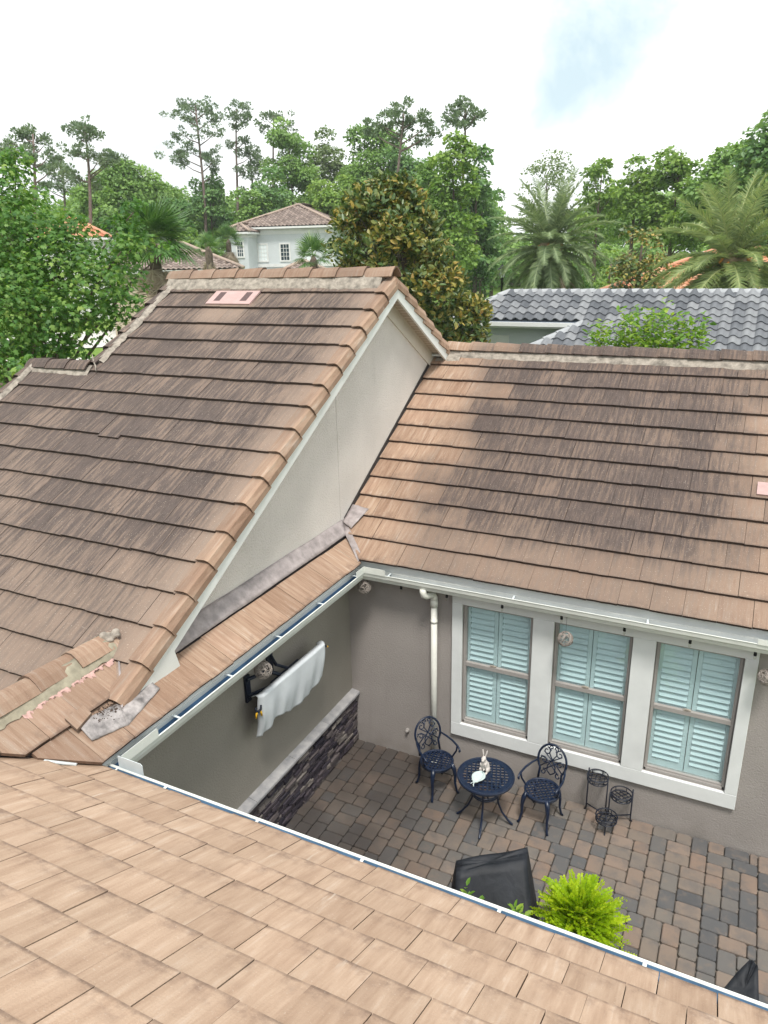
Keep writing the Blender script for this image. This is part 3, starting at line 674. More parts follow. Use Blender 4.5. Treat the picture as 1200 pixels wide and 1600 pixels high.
# wrinkled lead sheets
def sheet(name, corners, n, m_, amp, mat, parent, seed, th=.004):
    rng = np.random.default_rng(seed); c = [Vector(p) for p in corners]; vs_ = []; fs = []
    ph = rng.uniform(0, 6, 6)
    for i in range(n+1):
        for j in range(m_+1):
            u, v = i/n, j/m_; p = (c[0]*(1-u)+c[1]*u)*(1-v)+(c[3]*(1-u)+c[2]*u)*v
            w = math.sin(u*17+ph[0]+3*v)*math.sin(v*9+ph[1])*.5+math.sin(u*31+v*14+ph[2])*.3+rng.uniform(-.25, .25)
            vs_.append(p+Vector((0, 0, amp*w)))
    for i in range(n):
        for j in range(m_): k = i*(m_+1)+j; fs.append((k, k+1, k+m_+2, k+m_+1))
    m = MB(); m.add(vs_, fs); o = part(m, name, mat, parent, True); s = o.modifiers.new('solid', 'SOLIDIFY'); s.thickness = th; return o
zf = lambda x, d=.012: zE(x)+d
sheet('wall_flashing', [(XG+.004, .20, zf(XG, .09)), (XG+.004, -3.75, zf(XG, .07)), (-.02, -3.72, zf(-.02, .012)), (-.045, .08, zf(-.045, .012))], 90, 5, .006, 'lead', pent_roof, 2)
sheet('lead_patch', [(.0, -3.72, zf(.0, .012)), (.05, -4.12, zf(.05, .010)), (.235, -4.20, zf(.235, .012)), (.15, -3.72, zf(.15, .014))], 16, 8, .007, 'lead_patch', pent_roof, 5)
sheet('lead_apron', [(.05, -4.10, zf(.05, .012)), (-.0, -4.50, zf(.0, .014)), (.17, -4.52, zf(.17, .014)), (.235, -4.18, zf(.235, .012))], 14, 8, .006, 'lead_patch', pent_roof, 6)
sheet('corner_flashing', [(XG+.01, .20, zR(.20)+.05), (XG+.01, .50, zR(.50)+.035), (.09, .48, zR(.48)+.02), (.0, .13, zR(.13)+.05)], 10, 6, .008, 'lead', wing_roof, 9)
sheet('valley_flashing', [(XG, .17, zE(XG)+.022), (XG+.02, .26, zR(.26)+.022), (.33, -.19, zR(-.19)+.01), (.30, -.26, zE(.30)+.01)], 10, 3, .006, 'lead', wing_roof, 10)
m = MB(); m.prism([(.06, -4.55, zf(.06, .02)), (.02, -4.36, zf(.02, .022)), (-.06, -4.36, zf(-.06, .022)), (-.06, -4.55, zf(-.06, .022))], (0, 0, .026)); m.a = {'rnd': [.3]*6, 'butt': [0, 0, 1, 1, 1, 1], 'tv': [.6]*8}
part(m, 'cut_tile', 'tile_E', pent_roof)
strip('valley_edge', (.05, -4.86, zN(-4.86)+.02), (.20, -4.70, zN(-4.70)+.02), (.012, -.03, 0), 'guard_metal', near_roof, .0, .012)
# roof vents
def vent(roof, x0, x1, ya, yb, zf_, name='roof_vent'):
    m = MB(); m.prism([(x0, ya, zf_(ya)+.012), (x1, ya, zf_(ya)+.012), (x1, yb, zf_(yb)+.006), (x0, yb, zf_(yb)+.006)], (0, -.012, .022)); o = part(m, name, 'vent_pink', roof)
    for q in (.2, .8):
        xc = x0+(x1-x0)*q; w = .055; a2, b2 = ya+(yb-ya)*.18, ya+(yb-ya)*.86; m = MB()
        m.prism([(xc-w, a2, zf_(a2)+.037), (xc+w, a2, zf_(a2)+.037), (xc+w, b2, zf_(b2)+.031), (xc-w, b2, zf_(b2)+.031)], (0, -.002, .004)); m.build('vent_slot', 'vent_slot', o) if False else part(m, 'vent_slot', 'vent_slot', roof)
vent(gable_roof, -2.74, -1.96, .93, 1.22, zL)
m = MB(); m.prism([(4.76, 1.36, zR(1.36)+.012), (5.5, 1.36, zR(1.36)+.012), (5.5, 1.54, zR(1.54)+.006), (4.76, 1.54, zR(1.54)+.006)], (0, -.012, .022)); part(m, 'roof_vent', 'vent_pink', wing_roof)

# gable wall, fascia, soffit, frieze
gp = [(-4.0, zL(-4.0)-.14), (1.53, 6.36-.14), (3.6, 6.39-K*2.07-.14), (3.6, 2.6), (-4.0, 2.6)]
m = MB(); jy = .17
m.prism([(XG, y, z) for y, z in ((-4.0, 2.6), (jy-.004, 2.6), (jy-.004, zL(jy-.004)-.14), (-4.0, zL(-4.0)-.14))], (-.2, 0, 0))
m.prism([(XG, y, z) for y, z in ((jy+.004, 2.6), (3.6, 2.6), (3.6, 6.39-K*2.07-.14), (1.53, 6.22), (jy+.004, zL(jy+.004)-.14))], (-.2, 0, 0))
m.box((XG-.15, jy-.01, 2.65), (XG-.03, jy+.01, 5.3)); gw = part(m, 'gable_wall', 'stucco_gable')
m = MB(); m.prism([(XR-.02, -4.02, zL(-4.02)-.06), (XR-.02, 1.53, zL(1.53)-.075), (XR-.02, 1.53, zL(1.53)-.27), (XR-.02, -3.70, zL(-3.70)-.26)], (.032, 0, 0)); part(m, 'barge_board', 'white_trim')
m = MB(); zr2 = lambda y: 6.39-K*(y-1.53)
m.prism([(XR-.02, 1.5305, zr2(1.53)-.075), (XR-.02, 3.62, zr2(3.62)-.075), (XR-.02, 3.50, zr2(3.50)-.27), (XR-.02, 1.5305, zr2(1.53)-.27)], (.032, 0, 0)); part(m, 'barge_board', 'white_trim')
m = MB(); m.prism([(XR-.02, -3.9, zL(-3.9)-.2), (XG, -3.9, zL(-3.9)-.2), (XG, 1.53, zL(1.53)-.2), (XR-.02, 1.53, zL(1.53)-.2)], (0, 0, .02)); part(m, 'soffit', 'soffit')
m = MB(); m.prism([(XR-.02, 3.58, zr2(3.58)-.17), (XG, 3.58, zr2(3.58)-.17), (XG, 1.535, zr2(1.535)-.17), (XR-.02, 1.535, zr2(1.535)-.17)], (0, 0, .02)); part(m, 'soffit', 'soffit')
for i in range(26):      # grooves of the vented soffit
    y = 1.62+i*.074; m = MB(); m.prism([(XR-.03, y, zr2(y)-.1715), (XG+.01, y, zr2(y)-.1715), (XG+.01, y+.012, zr2(y+.012)-.1715), (XR-.03, y+.012, zr2(y+.012)-.1715)], (0, 0, -.003)); part(m, 'soffit_batten', 'frieze')
m = MB(); m.prism([(XG, 1.35, zr2(1.53)-.36), (XG, 1.53, zr2(1.53)-.17), (XG, 3.50, zr2(3.50)-.17), (XG, 3.30, zr2(3.30)-.42), (XG, 1.53, zr2(1.53)-.42)], (.022, 0, 0)); part(m, 'frieze_board', 'frieze')
m = MB(); m.box((XG, 3.30, zR(3.4)+.02), (XR+.01, 3.40, zR(3.4)+.05)); part(m, 'flashing_kick', 'guard_metal')
m = MB(); m.prism([(XG+.003, -.0+.26, zR(.26)-.02), (XG+.003, 3.5, zR(3.5)-.02), (XG+.003, 3.5, zR(3.5)+.05), (XG+.003, .26, zR(.26)+.06)], (.006, 0, 0)); part(m, 'step_flashing', 'underlay')
m = MB(); m.prism([(XR-.022, -3.95, zL(-3.95)-.09), (XR-.022, -3.42, zL(-3.42)-.2), (XR-.022, -3.36, zE(XR)-.02), (XR-.022, -3.90, zE(XR)-.02)], (.036, 0, 0)); part(m, 'barge_foot', 'white_trim')

m = MB(); m.prism([(XR-.15, -3.66, zE(XR)-.04), (XR-.15, -3.66, zL(-3.66)-.07), (XR-.15, -4.09, zL(-4.09)-.045), (XR-.15, -4.07, zE(XR)-.04)], (.153, 0, 0)); part(m, 'barge_return', 'lead')
# courtyard walls
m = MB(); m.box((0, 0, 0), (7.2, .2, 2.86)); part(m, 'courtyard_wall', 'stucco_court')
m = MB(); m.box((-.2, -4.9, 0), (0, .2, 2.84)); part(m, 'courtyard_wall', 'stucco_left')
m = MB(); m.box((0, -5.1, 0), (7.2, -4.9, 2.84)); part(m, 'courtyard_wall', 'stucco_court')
m = MB(); m.box((-4.9, -4.5, 0), (-.25, 7.2, 2.6)); part(m, 'house_core', 'stucco_gable')
m = MB(); m.box((-.2, .6, 0), (6.9, 7.2, 2.5)); part(m, 'house_core', 'stucco_gable')
m = MB(); m.box((-2.2, -9.5, 0), (6.9, -5.2, 2.5)); part(m, 'house_core', 'stucco_gable')
m = MB(); m.box((.02, -.17, 2.72), (7.1, -.002, 2.74)); part(m, 'eave_soffit', 'frieze')
m = MB(); m.box((.002, -4.7, 2.72), (.27, -.175, 2.74)); part(m, 'eave_soffit', 'frieze')
# gutters: profile (distance out from the fascia, height)
GP = [(.0, .118), (0, .0), (.075, .0), (.092, .045), (.108, .062), (.115, .112), (.122, .118), (.110, .121), (.103, .112), (.094, .068), (.080, .05), (.068, .008), (.008, .008), (.008, .072), (.008, .118)]
def gutter(name, base, along, outv, L):
    base, along, outv = Vector(base), Vector(along), Vector(outv); n = len(GP); m = MB()
    r0 = [base+outv*a+Z*b for a, b in GP]; r1 = [p+along*L for p in r0]
    fs = []; mi = []
    for i in range(n):
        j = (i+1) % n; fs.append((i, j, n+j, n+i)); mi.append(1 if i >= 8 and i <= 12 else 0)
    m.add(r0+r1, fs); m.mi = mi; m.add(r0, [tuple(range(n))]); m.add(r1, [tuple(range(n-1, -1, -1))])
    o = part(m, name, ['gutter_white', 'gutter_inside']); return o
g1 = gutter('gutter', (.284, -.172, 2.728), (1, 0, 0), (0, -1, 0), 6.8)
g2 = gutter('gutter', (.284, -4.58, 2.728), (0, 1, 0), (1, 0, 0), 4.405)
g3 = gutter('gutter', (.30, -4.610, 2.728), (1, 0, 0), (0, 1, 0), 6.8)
for (a, b) in (((.284, -.171, 2.80), (7.0, -.158, 2.972)), ((.262, -4.58, 2.80), (.283, -.172, 2.925)), ((.30, -4.632, 2.80), (7.0, -4.612, 2.862))):
    m = MB(); m.box(a, b); part(m, 'fascia_board', 'white_trim')
def hanger(o, p, q):
    m = MB(); p, q = Vector(p), Vector(q); d = (q-p); s = d.cross(Z).normalized()*.011; m.prism([p-s, p+s, q+s, q-s], (0, 0, .004)); m.build('gutter_hanger', 'guard_metal', o)
for y in (-.42, -1.28, -2.15, -3.0, -3.75): hanger(g2, (.29, y, 2.835), (.395, y-.015, 2.842))
for x in (.73, 2.35, 3.85): hanger(g1, (x, -.18, 2.845), (x+.01, -.285, 2.845))
for x in (.9, 1.75, 2.6, 3.55, 4.4): hanger(g3, (x, -4.60, 2.835), (x, -4.50, 2.842))
def guard(o, pts, h, th=.004, sl=0):
    for a, b in zip(pts[:-1], pts[1:]):
        a, b = Vector(a), Vector(b); s = (b-a).cross(Z).normalized()*th; d = (b-a).normalized()
        m = MB(); m.prism([a, b, b+Z*(h*.86), b-d*h*.14+Z*h, a+Z*h], s); m.build('splash_guard', 'gutter_white' if sl == 0 else 'guard_metal', o)
guard(g1, [(.404, -.292, 2.842), (.70, -.292, 2.842)], .085); guard(g2, [(.404, -.295, 2.842), (.404, -.50, 2.842)], .085)
guard(g2, [(.404, -4.46, 2.842), (.404, -4.05, 2.842)], .09); guard(g3, [(.405, -4.492, 2.842), (.66, -4.492, 2.842)], .115, sl=1)
guard(g1, [(4.93, -.292, 2.842), (5.4, -.292, 2.842)], .06)

# downspout
m = MB(); m.tube([(1.20, -.235, 2.74), (1.20, -.235, 2.69), (1.205, -.232, 2.655), (1.225, -.20, 2.63), (1.25, -.13, 2.62), (1.272, -.085, 2.605), (1.28, -.072, 2.57), (1.28, -.07, 2.5)], .044, 14)
ds = part(m, 'downspout', 'pipe_white', None, True)
m = MB(); m.tube([(1.28, -.07, 2.5), (1.28, -.07, .10)], .041, 14); m.build('pipe', 'pipe_white', ds, True)
m = MB(); m.tube([(1.28, -.07, 2.53), (1.28, -.07, 2.44)], .048, 14); m.tube([(1.28, -.07, 2.25), (1.28, -.07, 2.21)], .045, 14); m.build('coupling', 'pipe_white', ds, True)
m = MB(); m.tube([(1.28, -.07, .10), (1.28, -.075, .06), (1.285, -.10, .05)], .05, 14); m.build('drain_shoe', 'pipe_white', ds, True)
m = MB(); m.lathe([(.03, 0), (.03, .02), (.018, .025), (.018, .05), (.01, .055)], (0, 0, 0), 12); me = m.mesh('wall_tap', 'frame_taupe'); o = link('wall_tap', me, house); o.location = (.86, -.002, .42); o.rotation_euler = (math.pi/2, 0, 0)

# stone wainscot
st = MB(); st.box((.002, -4.85, .0), (.05, -.002, .80)); wains = part(st, 'stone_wainscot', 'underlay')
rg = random.Random(12); z = .03; rest = MB(); rr = []
while z < .79:
    h = min(rg.uniform(.042, .075), .80-z); y = -.004-rg.random()*.05
    if h < .02: break
    while y > -4.8:
        L = rg.uniform(.09, .30); hh = h
        x1 = .05+rg.uniform(.018, .050); y1 = y-L+.004; yj = [rg.uniform(-.008, .008) for _ in range(8)]
        f = [(y, z), (y1, z), (y1, z+hh-.004), (y, z+hh-.004)]
        vs_ = [(.045, a, b) for a, b in f]+[(x1-.012+rg.uniform(-.006, .006), a, b) for a, b in f]
        ins = .008+.3*hh*rg.random(); ins2 = .01+rg.random()*.012
        vs_ += [(x1+rg.uniform(-.006, .010), y-ins2+yj[0], z+ins2*.5), (x1+rg.uniform(-.006, .010), y1+ins2+yj[1], z+ins2*.5), (x1+rg.uniform(-.006, .008), y1+ins2+yj[2], z+hh-ins2*.7), (x1+rg.uniform(-.006, .008), y-ins2+yj[3], z+hh-ins2*.7)]
        fs = [(8, 11, 10, 9)]+[(r0+k, r0+4+k, r0+4+(k+1) % 4, r0+(k+1) % 4) for r0 in (0, 4) for k in range(4)]
        r = rg.random()
        if y1 > -2.95: M = MB(); M.add(vs_, fs); M.a = {'rnd': [r]*len(fs)}; M.build('stone', 'ledge_stone', wains)
        else: rest.add(vs_, fs); rr += [r]*len(fs)
        y -= L
    z += h
rest.a = {'rnd': rr}; tag(rest.build('stone_field', 'ledge_stone', wains), kind='stuff')
yy = -.004
for i, L in enumerate((.86, .80, .82, .80, .82, .7)):
    m = MB(); pr = [(.0, .80), (.112, .80), (.118, .808), (.118, .836), (.110, .848), (.0, .870)]
    m.prism([(a, yy, b) for a, b in pr], (0, -L+.005, 0)); o = m.build('wainscot_cap', 'cap_stone', wains); yy -= L

# windows
CX0, CX1, CZ0, CZ1 = 1.514, 4.984, .586, 2.66
OP = [(1.648, 2.552), (2.807, 3.706), (3.955, 4.854)]; OZ0, OZ1 = .779, 2.526
m = MB(); F = -.045
m.box((CX0, F, CZ0), (CX1, -.001, OZ0)); m.box((CX0, F, OZ1), (CX1, -.001, CZ1))
xs = [CX0]+[v for o in OP for v in o]+[CX1]
for i in range(0, 8, 2): m.box((xs[i], F, OZ0), (xs[i+1], -.001, OZ1))
casing = part(m, 'window_casing', 'white_casing'); bv = casing.modifiers.new('bevel', 'BEVEL'); bv.width = .006; bv.segments = 2
# the stucco wall is cut away behind the windows: rebuild it in pieces
for ob in [o for o in COL.objects if o.name.startswith('courtyard_wall')][:1]:
    bm = MB(); bm.box((0, 0, 0), (7.2, .2, OZ0)); bm.box((0, 0, OZ1), (7.2, .2, 2.86))
    xs2 = [0]+[v for o in OP for v in o]+[7.2]
    for i in range(0, 8, 2): bm.box((xs2[i], 0, OZ0), (xs2[i+1], .2, OZ1))
    ob.data = bm.mesh('courtyard_wall', 'stucco_court')
for wi, (x0, x1) in enumerate(OP):
    y = .022; fw = .042; zm = 1.665
    m = MB(); m.box((x0, y, OZ0), (x0+fw, y+.06, OZ1)); m.box((x1-fw, y, OZ0), (x1, y+.06, OZ1)); m.box((x0+fw, y, OZ0), (x1-fw, y+.06, OZ0+.06)); m.box((x0+fw, y, OZ1-fw), (x1-fw, y+.06, OZ1))
    m.box((x0+.012, y-.012, OZ0+.006), (x0+fw-.012, y, OZ1-.01)); m.box((x1-fw+.012, y-.012, OZ0+.006), (x1-.012, y, OZ1-.01)); m.box((x0+.012, y-.012, OZ0+.006), (x1-.012, y, OZ0+.035))
    w = part(m, 'window', 'frame_taupe')
    m = MB(); m.box((x0+fw, y-.004, zm-.03), (x1-fw, y+.05, zm+.022)); m.build('meeting_rail', 'frame_taupe', w)
    m = MB(); m.box((x0+.36, y+.0, zm+.023), (x0+.44, y+.03, zm+.040)); m.box((x0+.385, y-.006, zm+.030), (x0+.415, y+.02, zm+.048)); m.build('sash_lock', 'mortar', w)
    m = MB(); m.box((x0+fw, y+.030, OZ0+.06), (x1-fw, y+.034, zm-.03)); m.build('pane', 'pane_teal', w)
    m = MB(); m.box((x0+fw, y+.040, zm+.022), (x1-fw, y+.044, OZ1-fw)); m.build('pane', 'pane_teal', w)
    m = MB(); m.box((x0-.1, .24, OZ0-.05), (x1+.1, .25, OZ1+.05)); m.build('blind_backing', 'frame_taupe', w)
    ys = .082; xm = (x0+x1)/2-.01
    for a, b in ((x0+.03, xm-.004), (xm+.004, x1-.03)):
        m = MB(); sw = .048
        m.box((a, ys, OZ0+.03), (a+sw, ys+.03, OZ1-.02)); m.box((b-sw, ys, OZ0+.03), (b, ys+.03, OZ1-.02)); m.box((a+sw, ys, OZ0+.03), (b-sw, ys+.03, OZ0+.155)); m.box((a+sw, ys, OZ1-.075), (b-sw, ys+.03, OZ1-.02))
        m.build('shutter_frame', 'shutter', w)
        z = OZ0+.165; sp = .0765; n = 0
        while z < OZ1-.10:
            tl = RND.uniform(-.04, .04)+(.0 if wi < 2 else .02)
            dy, dz = .020*math.cos(.2), .043
            m = MB(); A_ = Vector((a+sw+.002, ys+.014-.026-tl*.02, z+.004)); B_ = Vector((a+sw+.002, ys+.014+.028, z+.075+tl*.1))
            nrm = Vector((0, -.8, .6))*.005; Lx = Vector((b-sw-.004-(a+sw), 0, 0))
            m.prism([A_-nrm*.2, A_+nrm*.6, (A_+B_)/2+nrm, B_+nrm*.6, B_-nrm*.2, (A_+B_)/2-nrm], Lx); m.build('louver', 'shutter', w)
            z += sp
# ------------------------------------------------------------------ things in the courtyard
GZ = .046      # top of the pavers
def lattice(m, R, pitch, w, th, z, ang=math.pi/4, mi=0):
    n = int(R/pitch)+1
    for k in range(2):
        a = ang+k*math.pi/2; d = Vector((math.cos(a), math.sin(a), 0)); s = Vector((-d.y, d.x, 0))
        for i in range(-n, n+1):
            o = (i+.5)*pitch
            if abs(o) >= R-.01: continue
            h = math.sqrt(R*R-o*o); p = s*o-d*h+Z*(z+k*.0006); q = s*o+d*h+Z*(z+k*.0006)
            m.prism([p-s*w/2, p+s*w/2, q+s*w/2, q-s*w/2], (0, 0, th))
def ring(m, R, r, z, n=40, rw=None, cx=0, cy=0):
    m.tube([(cx+R*math.cos(2*math.pi*k/n), cy+R*math.sin(2*math.pi*k/n), z) for k in range(n)], r, 8, closed=True)
def spiral(c, r0, a0, turns, n=16, sgn=1):
    return [(c[0]+r0*(1-.72*i/n)*math.cos(a0+sgn*turns*2*math.pi*i/n), c[1]+r0*(1-.72*i/n)*math.sin(a0+sgn*turns*2*math.pi*i/n)) for i in range(n+1)]
def chair():
    root = empty('patio_chair')                                   # faces -Y
    SH = .42; R = .205
    m = MB(); ring(m, R, .017, SH, 36); ring(m, R*.98, .012, SH-.028, 36); lattice(m, R, .046, .017, .012, SH-.006); m.build('seat', 'cast_navy', root, False)
    # back: oval hoop leaning backwards
    def bp(u, w):  # u across, w height above the seat
        return (u, .185+.10*w/.46*1.0+.0, SH+w)
    m = MB(); n = 30; hoop = []
    for k in range(n+1):
        a = -math.pi*.22+math.pi*1.44*k/n; hoop.append(bp(.185*math.cos(a), .27+.205*math.sin(a)))
    hoop = [bp(.15, .0)]+hoop+[bp(-.15, .0)]
    m.tube(hoop, .0145, 8)
    for sg in (1, -1):
        for c, r0, a0, t in (((.085*sg, .375), .052, math.pi/2, 1.1), ((.105*sg, .25), .048, 0 if sg > 0 else math.pi, 1.1), ((.028*sg, .43), .036, -math.pi/2, .9), ((.10*sg, .10), .04, math.pi/2, .9)):
            m.tube([bp(*p) for p in spiral(c, r0, a0, t, 14, sg)], .0075, 6)
        m.tube([bp(*p) for p in ((.14*sg, .16), (.06*sg, .23), (-.04*sg, .30), (-.12*sg, .36))], .0075, 6)
        m.tube([bp(*p) for p in ((.10*sg, .12), (.02*sg, .19), (-.07*sg, .27), (-.15*sg, .29))], .0075, 6)
        m.tube([bp(*p) for p in ((.0, .09), (.05*sg, .13), (.05*sg, .20), (.0, .28), (-.05*sg, .36), (-.03*sg, .43))], .0075, 6)
    m.build('backrest', 'cast_navy', root, True)
    for sg in (1, -1):
        m = MB(); arm = [(.175*sg, .235, SH+.235), (.215*sg, .14, SH+.225), (.245*sg, .02, SH+.215), (.25*sg, -.10, SH+.205), (.245*sg, -.155, SH+.195), (.24*sg, -.175, SH+.175), (.24*sg, -.165, SH+.158), (.24*sg, -.15, SH+.165)]
        m.tube(arm, [.012, .013, .014, .014, .014, .013, .011, .008], 8)
        m.tube([(.25*sg, -.09, SH+.20), (.245*sg, -.08, SH+.12), (.225*sg, -.05, SH+.05), (.195*sg, -.04, SH)], .0115, 8); m.build('armrest', 'cast_navy', root, True)
    for sx in (1, -1):
        for sy in (1, -1):
            m = MB(); a = .13; b = .145 if sy < 0 else .13
            pts = [(a*sx, b*sy, SH), (a*1.22*sx, b*1.22*sy, SH-.07), (a*1.30*sx, b*1.28*sy, SH-.17), (a*1.28*sx, b*1.30*sy, SH-.28), (a*1.40*sx, b*1.45*sy, .03), (a*1.52*sx, b*1.56*sy, .0)]
            m.tube(pts, [.034, .030, .022, .017, .014, .018] if sy < 0 else [.022, .020, .017, .015, .014, .017], 8); m.build('leg', 'cast_navy', root, True)
    return root
c1 = chair(); c1.location = (1.50, -.50, GZ); c1.rotation_euler.z = math.atan2(.78, .62)
tag(c1, 'dark navy cast metal armchair beside the white downspout', 'chair', 'patio bistro chairs')
c2 = copy_tree(c1); c2.location = (2.88, -.48, GZ); c2.rotation_euler.z = math.atan2(-.20, .99)
tag(c2, 'dark navy cast metal armchair between the round table and the plant stand', 'chair', 'patio bistro chairs')
def table():
    root = empty('patio_table', (2.26, -.80, GZ)); H = .655; R = .335
    m = MB(); ring(m, R, .014, H, 48); ring(m, R*.985, .012, H-.02, 48); lattice(m, R-.05, .050, .019, .012, H-.004, .3)
    m.prism([((R-.005)*math.cos(2*math.pi*k/48), (R-.005)*math.sin(2*math.pi*k/48), H-.006) for k in range(48)], (0, 0, .001)) if False else None
    n = 48
    vs_ = [(r*math.cos(2*math.pi*k/n), r*math.sin(2*math.pi*k/n), zz) for zz in (H+.006, H-.006) for r in (R-.065, R) for k in range(n)]
    fs = []
    for k in range(n):
        j = (k+1) % n; fs += [(k, n+k, n+j, j)[::-1], (2*n+k, 3*n+k, 3*n+j, 2*n+j), (k, j, 2*n+j, 2*n+k)]
    m.add(vs_, fs)
    m.lathe([(.075, H-.003), (.075, H+.010), (.02, H+.012)], (0, 0, 0), 20)
    m.build('table_top', 'cast_navy', root)
    for k in range(4):
        a = .15+k*math.pi/2; d = Vector((math.cos(a), math.sin(a), 0)); m = MB()
        m.tube([d*.20+Z*(H-.02), d*.165+Z*(H-.14), d*.15+Z*.42, d*.16+Z*.30, d*.21+Z*.17, d*.29+Z*.06, d*.335+Z*.016, d*.35+Z*.012], [.017, .015, .014, .013, .013, .013, .015, .013], 8); m.build('leg', 'cast_navy', root, True)
    m = MB(); ring(m, .155, .012, .43, 32); ring(m, .155, .010, .40, 32); m.build('ring_brace', 'cast_navy', root, True)
    tag(root, 'round dark navy cast metal table with pierced lattice top', 'table')
table()
def rabbit():
    z0 = GZ+.662; root = empty('rabbit_statue', (2.22, -.76, z0), 0)
    m = MB()
    m.ell((0, .045, .065), (.050, .058, .066)); m.ell((0, .02, .12), (.040, .042, .05)); m.ell((0, .0, .165), (.026, .028, .025)); m.ell((0, -.008, .20), (.029, .036, .031)); m.ell((0, -.036, .192), (.018, .020, .017))
    for s in (1, -1):
        q = Quaternion((0, 1, 0), .22*s) @ Quaternion((1, 0, 0), -.18); m.ell((.021*s, .018, .265), (.012, .008, .050), rot=q)
        m.ell((.043*s, .03, .035), (.022, .046, .034)); m.ell((.040*s, -.012, .012), (.015, .036, .012))
        m.ell((.030*s, -.022, .115), (.013, .016, .042), rot=Quaternion((1, 0, 0), .35)); m.ell((.024*s, -.052, .082), (.010, .024, .011))
    m.ell((0, .102, .04), (.02, .018, .02))
    o = m.build('rabbit_body', 'statue', root, True); r = o.modifiers.new('remesh', 'REMESH'); r.mode = 'VOXEL'; r.voxel_size = .0055; r.use_smooth_shade = True
    s = o.modifiers.new('smooth', 'SMOOTH'); s.iterations = 4; s.factor = .5
    m = MB()
    for sg in (1, -1):
        m.ell((.0105*sg, -.044, .0), (.0, .0, .0)) if False else m.ell((.024*sg, -.026, .206), (.005, .005, .005), 8, 5)
    m.build('eye', 'frame_taupe', root, True)
    # leaf-shaped dish held in front
    m = MB(); n = 26; vs_ = []; 
    for i in range(n+1):
        t = i/n; y = -.03-.25*t; w = .085*math.sin(math.pi*min(1, t*1.02+.0))**.75*(1-.25*t)+.006
        if t > .86: w += .012*math.sin((t-.86)*60)
        for j in range(7):
            q = (j-3)/3; vs_.append((w*q, y, .012+.028*q*q+.012*t*t))
    fs = [(i*7+j, i*7+j+1, (i+1)*7+j+1, (i+1)*7+j) for i in range(n) for j in range(6)]
    m.add(vs_, fs); o = m.build('leaf_dish', 'statue_dish', root, True); s = o.modifiers.new('solid', 'SOLIDIFY'); s.thickness = .008; s.offset = -1
    m = MB(); m.tube([(0, -.27, .03), (.004, -.30, .038), (.02, -.325, .03)], [.007, .007, .006], 6); m.tube([(-.02, -.265, .03), (-.03, -.30, .035)], .006, 6); m.build('leaf_stem', 'statue_dish', root, True)
    root.rotation_euler.z = math.radians(-6); root.location.x += .0; tag(root, 'pale stone rabbit figurine holding a leaf dish on the round table', 'statue')
rabbit()
def plant_stand():
    root = empty('plant_stand', (0, 0, 0)); P1, P2, P3 = (3.475, -.17), (3.765, -.16), (3.64, -.36); tops = (.60, .44, .22); R = .125
    posts = [(3.355, -.10), (3.885, -.08), (3.645, -.43)]
    for (cx, cy), t in zip((P1, P2, P3), tops):
        m = MB(); z = GZ+t; ring(m, R, .0078, z, 32, cx=cx, cy=cy); ring(m, R*.97, .0078, z-.055, 32, cx=cx, cy=cy)
        a0 = {0: .35, 1: -.5, 2: .1}[tops.index(t)]
        for k in range(2):
            a = a0+k*math.pi/2*.8; d = Vector((math.cos(a), math.sin(a), 0)); s = Vector((-d.y, d.x, 0))
            for o in (-.075, -.025, .025, .075):
                h = math.sqrt(R*R-o*o); c = Vector((cx, cy, z-.058)); m.tube([c+s*o-d*h, c+s*o+Z*-.006, c+s*o+d*h], .0056, 6)
        for k in range(6):
            a = k*math.pi/3+.2; m.tube([(cx+R*.97*math.cos(a), cy+R*.97*math.sin(a), z-.055), (cx+R*math.cos(a), cy+R*math.sin(a), z)], .0055, 6)
        m.build('pot_ring', 'iron_black', root, True)
    C0 = (3.625, -.22)
    for (px, py), h in zip(posts, (.63, .47, .28)):
        m = MB(); dx, dy = px-C0[0], py-C0[1]; L = math.hypot(dx, dy); dx, dy = dx/L, dy/L
        m.tube([(px+dx*.025, py+dy*.025, GZ+.004), (px+dx*.006, py+dy*.006, GZ+.012), (px, py, GZ+.05), (px, py, GZ+h)], .0095, 6); m.build('leg', 'iron_black', root, True)
    m = MB(); m.tube([(C0[0]-.022, C0[1], GZ+.10), (C0[0]-.022, C0[1], GZ+.61)], .0085, 6); m.tube([(C0[0]+.016, C0[1]-.01, GZ+.10), (C0[0]+.016, C0[1]-.01, GZ+.46)], .0085, 6); m.tube([(C0[0], C0[1]-.02, GZ+.10), (C0[0], C0[1]-.02, GZ+.24)], .0078, 6)
    m.build('upright', 'iron_black', root, True)
    m = MB()
    for p in posts: m.tube([(C0[0], C0[1], GZ+.10), (p[0], p[1], GZ+.10)], .0078, 6)
    m.build('brace', 'iron_black', root, True)
    tag(root, 'black wire plant stand with three empty pot rings under the windows', 'plant stand')
plant_stand()
